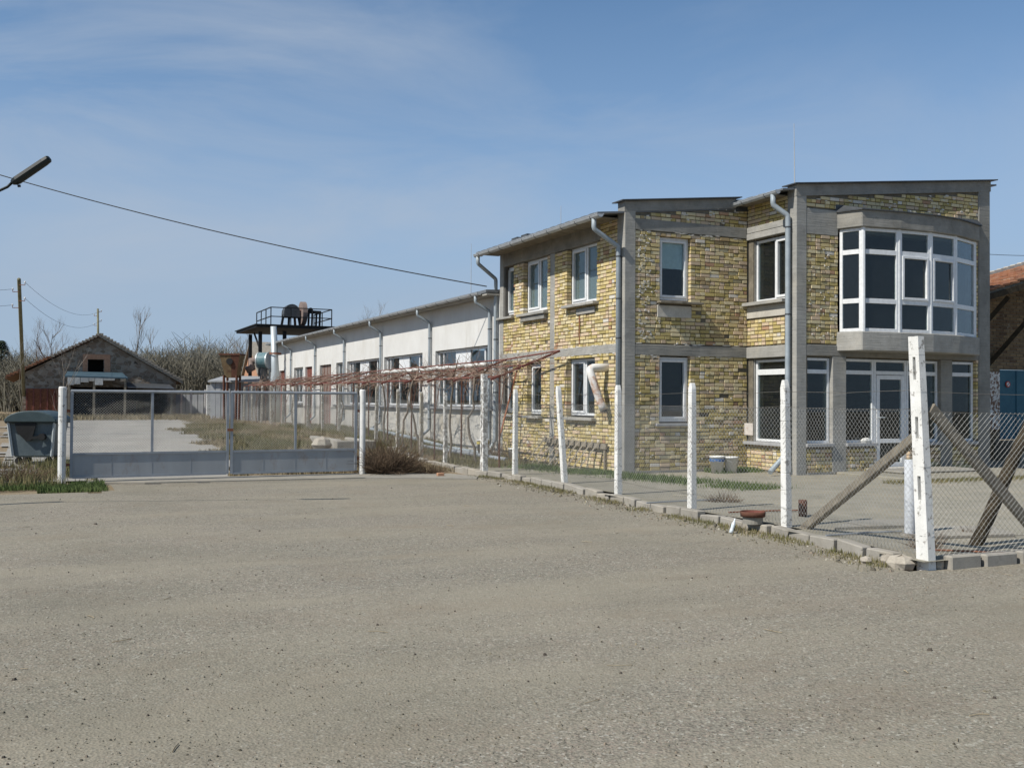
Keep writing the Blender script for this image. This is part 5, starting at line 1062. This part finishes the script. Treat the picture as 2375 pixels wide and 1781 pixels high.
hb = MB().hexa(hp8(.28, zt1, .52, zt0)).build('bin', plain('yellowed rusty hopper plate', (.13, .085, .045), (.21, .155, .085), 3, .85, dark=(.07, .035, .025)), HP_); MB().hexa([hq+tu*a_1+tv*b_1+Z*(z_1-.42) for w_1, z_1 in ((.285, zt1), (.525, zt0)) for a_1, b_1 in ((w_1*.15, -w_1-.004), (w_1, -w_1-.004), (w_1, -w_1+.02), (w_1*.15, -w_1+.02))]).build('rust_sheet', MAT['darkrust'], HP_); MB().hexa(hp8(.55, zt0-.05, .55, zt0+.03)).build('rim', MAT['darkrust'], HP_)
hc = dep(532, 838, 52.55); MB().tube([hc, hc+tv*.1], .17, 16).build('hole', MAT['black'], HP_); 
for a in (-1, 1):
    for b in (-1, 1): MB().bar(hq+tu*a*.3+tv*b*.3-Z*.1, hq+tu*a*.33+tv*b*.33+Z*(zt1-.3), .09).build('leg', MAT['darkrust'], HP_)
# brick outbuilding
bo = dep(600, 985, 61); OB = thing('brick_outbuilding', (bo.x, bo.y, .45), 'small salmon brick outbuilding with grey tiled roof behind the machinery', 'building'); x0, y0 = bo.x, bo.y
MB().prism([(x0, y0, .2), (x0, y0+5.2, .2), (x0, y0+5.2, 3.2), (x0, y0+2.6, 5.0), (x0, y0, 3.2)], (.3, 0, 0)).build('gable_wall', MAT['redbrick'], OB); MB().box(x0+.3, x0+7, y0, y0+.3, .2, 3.2).build('side_wall', MAT['redbrick'], OB)
MB().hexa([(x0-.15, y0-.25, 2.98), (x0+7, y0-.25, 2.98), (x0+7, y0+2.6, 5.0), (x0-.15, y0+2.6, 5.0), (x0-.15, y0-.25, 3.1), (x0+7, y0-.25, 3.1), (x0+7, y0+2.6, 5.12), (x0-.15, y0+2.6, 5.12)]).build('roof', MAT['oldroof'], OB)
MB().hexa([(x0-.15, y0+2.6, 5.0), (x0+7, y0+2.6, 5.0), (x0+7, y0+5.45, 2.98), (x0-.15, y0+5.45, 2.98), (x0-.15, y0+2.6, 5.12), (x0+7, y0+2.6, 5.12), (x0+7, y0+5.45, 3.1), (x0-.15, y0+5.45, 3.1)]).build('roof', MAT['oldroof'], OB)
# ------------------------------------------------------------------ tiled shed on the right
RS = thing('tiled_shed', (13, 2, .1), 'brick shed with red tiled gable roof and blue door behind the brick building', 'shed'); gy = 1.2
def rz(x): return 4.42+.27*(x-10.45)
MB().prism([(9.6, gy, 0), (12.30, gy, 0), (12.30, gy, rz(12.30)-.3), (9.6, gy, rz(9.6)-.3)], (0, .3, 0)).prism([(12.30, gy, 2.5), (13.6, gy, 2.5), (13.6, gy, rz(13.6)-.3), (12.30, gy, rz(12.30)-.3)], (0, .3, 0)).prism([(13.6, gy, 0), (18, gy, 0), (18, gy, rz(18)-.3), (13.6, gy, rz(13.6)-.3)], (0, .3, 0)).build('gable_wall', MAT['mortar'], RS)
r = random.Random(12); mb = MB(); k = 0
for j in range(60):
    z = .1+j*CH; x = 9.7+(.12 if j % 2 else 0)
    while x < 14.4:
        if z < rz(x)-.45 and not (12.28 < x+.12 < 13.62 and z < 2.52):
            v_, f_ = brickshape(.236); mb.add([(x+p[0], gy-.012-p[2], z+p[1]) for p in v_], f_)
        x += .25
mb.build('brick_courses', brick_mat('old brown brick', ((0, (.20, .14, .085)), (.4, (.16, .105, .065)), (.7, (.24, .17, .10)), (.9, (.12, .075, .05)))), RS, kind='stuff')
wwm = MB().box(11.2, 12.28, gy-.035, gy-.014, .9, 2.42); wwm.build('limewash_patch', whitewash('patchy limewash on brick', .47, (.20, .12, .08)), RS)
dd = MB().box(12.32, 13.58, gy+.02, gy+.08, .62, 2.48).build('door', MAT['bluedoor'], RS); 
for x in (12.32, 12.95, 13.53): MB().box(x, x+.05, gy, gy+.02, .62, 2.48).build('door_stile', MAT['bluedoor'], dd)
sgn = MB().tube([(12.62, gy-.012, 2.1), (12.62, gy+.015, 2.1)], .085, 20).build('door_sign', plain('red sign enamel', (.40, .05, .04), (.48, .08, .06), 5, .5), dd); MB().tube([(12.62, gy-.016, 2.1), (12.62, gy-.012, 2.1)], .055, 18).build('sign_field', MAT['pvc'], sgn); MB().bar((12.58, gy-.018, 2.06), (12.66, gy-.018, 2.14), .018, .006).build('sign_bar', MAT['redpaint'], sgn)
MB().box(12.1, 13.8, gy-.7, gy, 0, .6).build('door_step', MAT['curb'], RS)
RD = 2.2
RF = MB().hexa([(9.4, -.1, rz(9.4)-.12), (17, -.1, rz(17)-.12), (17, RD, rz(17)-.12), (9.4, RD, rz(9.4)-.12), (9.4, -.1, rz(9.4)-.04), (17, -.1, rz(17)-.04), (17, RD, rz(17)-.04), (9.4, RD, rz(9.4)-.04)]).build('roof', MAT['wood'], RS)
r = random.Random(4); tcache = []
for v in range(4):
    m = MB(); pr_ = [(-.11, .0), (-.11, .05), (-.03, .075), (.05, .05), (.11, .06), (.11, .0)]; dz = .27*.34+r.uniform(-.02, .01)
    m.prism([(0, a, b+.02) for a, b in pr_], (.34, 0, dz-.02)); me = bpy.data.meshes.new('tile'); me.from_pydata(m.v, [], m.f); me.materials.append(MAT['tile']); tcache.append(me)
for i in range(24):
    x = 10.0+i*.27
    for j in range(10):
        o = bpy.data.objects.new('tile', tcache[r.randrange(4)]); COL.objects.link(o); o.parent = RF; o.location = (x+r.uniform(-.012, .012), -.05+j*.225, rz(x)-.03+r.uniform(0, .012))
    MB().hexa([(x, RD-.06, rz(x)-.02), (x+.27, RD-.06, rz(x+.27)-.02), (x+.27, RD+.1, rz(x+.27)-.02), (x, RD+.1, rz(x)-.02), (x, RD-.05, rz(x)+.13), (x+.27, RD-.05, rz(x+.27)+.11), (x+.27, RD+.1, rz(x+.27)+.11), (x, RD+.1, rz(x)+.13)]).build('verge_mortar', MAT['apron'], RF)
MB().bar((9.4, -.16, rz(9.4)-.17), (17, -.16, rz(17)-.17), .06, .14).build('barge_board', MAT['darkwood'], RF)
for x in (9.9, 11.9, 13.5):
    MB().bar((x, gy, rz(x)-2.2), (x+1.3, .0, rz(x+1.3)-.35), .11).build('strut', MAT['darkwood'], RS)
for x in (10.2, 11.5, 12.8, 14.1): MB().bar((x, -.05, rz(x)-.2), (x, gy, rz(x)-.2), .1).build('purlin', MAT['darkwood'], RS)
# ------------------------------------------------------------------ background trees
def at(px, d): p = dep(px, 923, d); return V((p.x, p.y, .45))
for px_, d, h, sd_, lb, kw in ((112, 70, 6.6, 201, 'wide bare tree rising behind the left slope of the barn', dict(stems=3, spread=.6, up=.3)), (318, 80, 8.0, 202, 'tall bare tree with two upright stems right of the barn ridge', dict(stems=2, spread=.5, up=.35, ch=(3, 4))),
        (530, 82, 7.4, 203, 'bare rounded tree behind the rusty hopper', dict(stems=3, spread=.7, up=.25)), (850, 90, 9.6, 204, 'top of a bare tree showing over the hall roof', dict(stems=3, spread=.6, up=.3)), (905, 92, 9.2, 205, 'smaller bare treetop over the hall roof near its gutter', dict(stems=2, spread=.6, up=.3)), (45, 95, 6.0, 206, 'low bare tree between conifer and barn', dict(stems=3)), (600, 95, 6.6, 207, 'bare tree crown seen under the black platform', dict(stems=3))):
    bare_tree(at(px_, d), h*1.22, sd_, lb, 4, h*.016, **kw)
m = MB(); r = random.Random(55)
for px0, px1, n, dlo, dhi, hlo, hhi in ((300, 600, 1150, 70, 92, 3.4, 6.3), (20, 220, 480, 76, 96, 3.3, 5.4), (-60, 60, 120, 80, 100, 3, 5), (600, 1000, 260, 80, 100, 3, 5)):
    for i in range(n):
        px_ = r.uniform(px0, px1); q = at(px_, r.uniform(dlo, dhi)); h = r.uniform(hlo, hhi)*(.75+.5*abs(mn.noise(V((px_*.02, 1, 0))))); st0 = V((q.x+r.gauss(0, .5), q.y+r.gauss(0, .5), .3))
        for s in range(4):
            d = V((r.gauss(0, .22), r.gauss(0, .22), 1)).normalized(); pts = [st0, st0+d*h*.5, st0+d*h*.75+V((r.gauss(0, .2), r.gauss(0, .2), 0)), st0+d*h+V((r.gauss(0, .35), r.gauss(0, .35), 0))]
            m.tube(pts, [.045, .03, .02, .010], 3, False)
            for t in range(9):
                b = st0+d*h*r.uniform(.15, .95); e = b+V((r.gauss(0, .5), r.gauss(0, .5), r.uniform(.3, .9)))*.8; m.tube([b, e], [.018, .008], 3, False)
th = m.build('thicket', MAT['twig2'], kind='stuff'); tagk(th, 'brown leafless scrub thicket beyond the barn and sheds', 'thicket')
cf = at(2, 84); CT = thing('conifer_tree', cf, 'dark green conifer at the edge beside the scrub', 'tree'); MB().tube([cf, cf+Z*5.6], [.18, .03], 8).build('trunk', MAT['bark'], CT)
m = MB(); r = random.Random(9)
for i in range(3200):
    t = r.random()**.8; z = .5+5.3*t; R_ = 1.9*(1-t)**.8+.1; a = r.random()*6.283; q = R_*r.random()**.4; p = cf+V((q*math.cos(a), q*math.sin(a), z)); dx = V((math.cos(a), math.sin(a), -.4))*r.uniform(.15, .4); sx = V((-math.sin(a), math.cos(a), 0))*.07
    m.add([p-sx, p+sx, p+dx], [(0, 1, 2)])
o = m.build('crown', MAT['pine'], CT); o['kind'] = 'stuff'
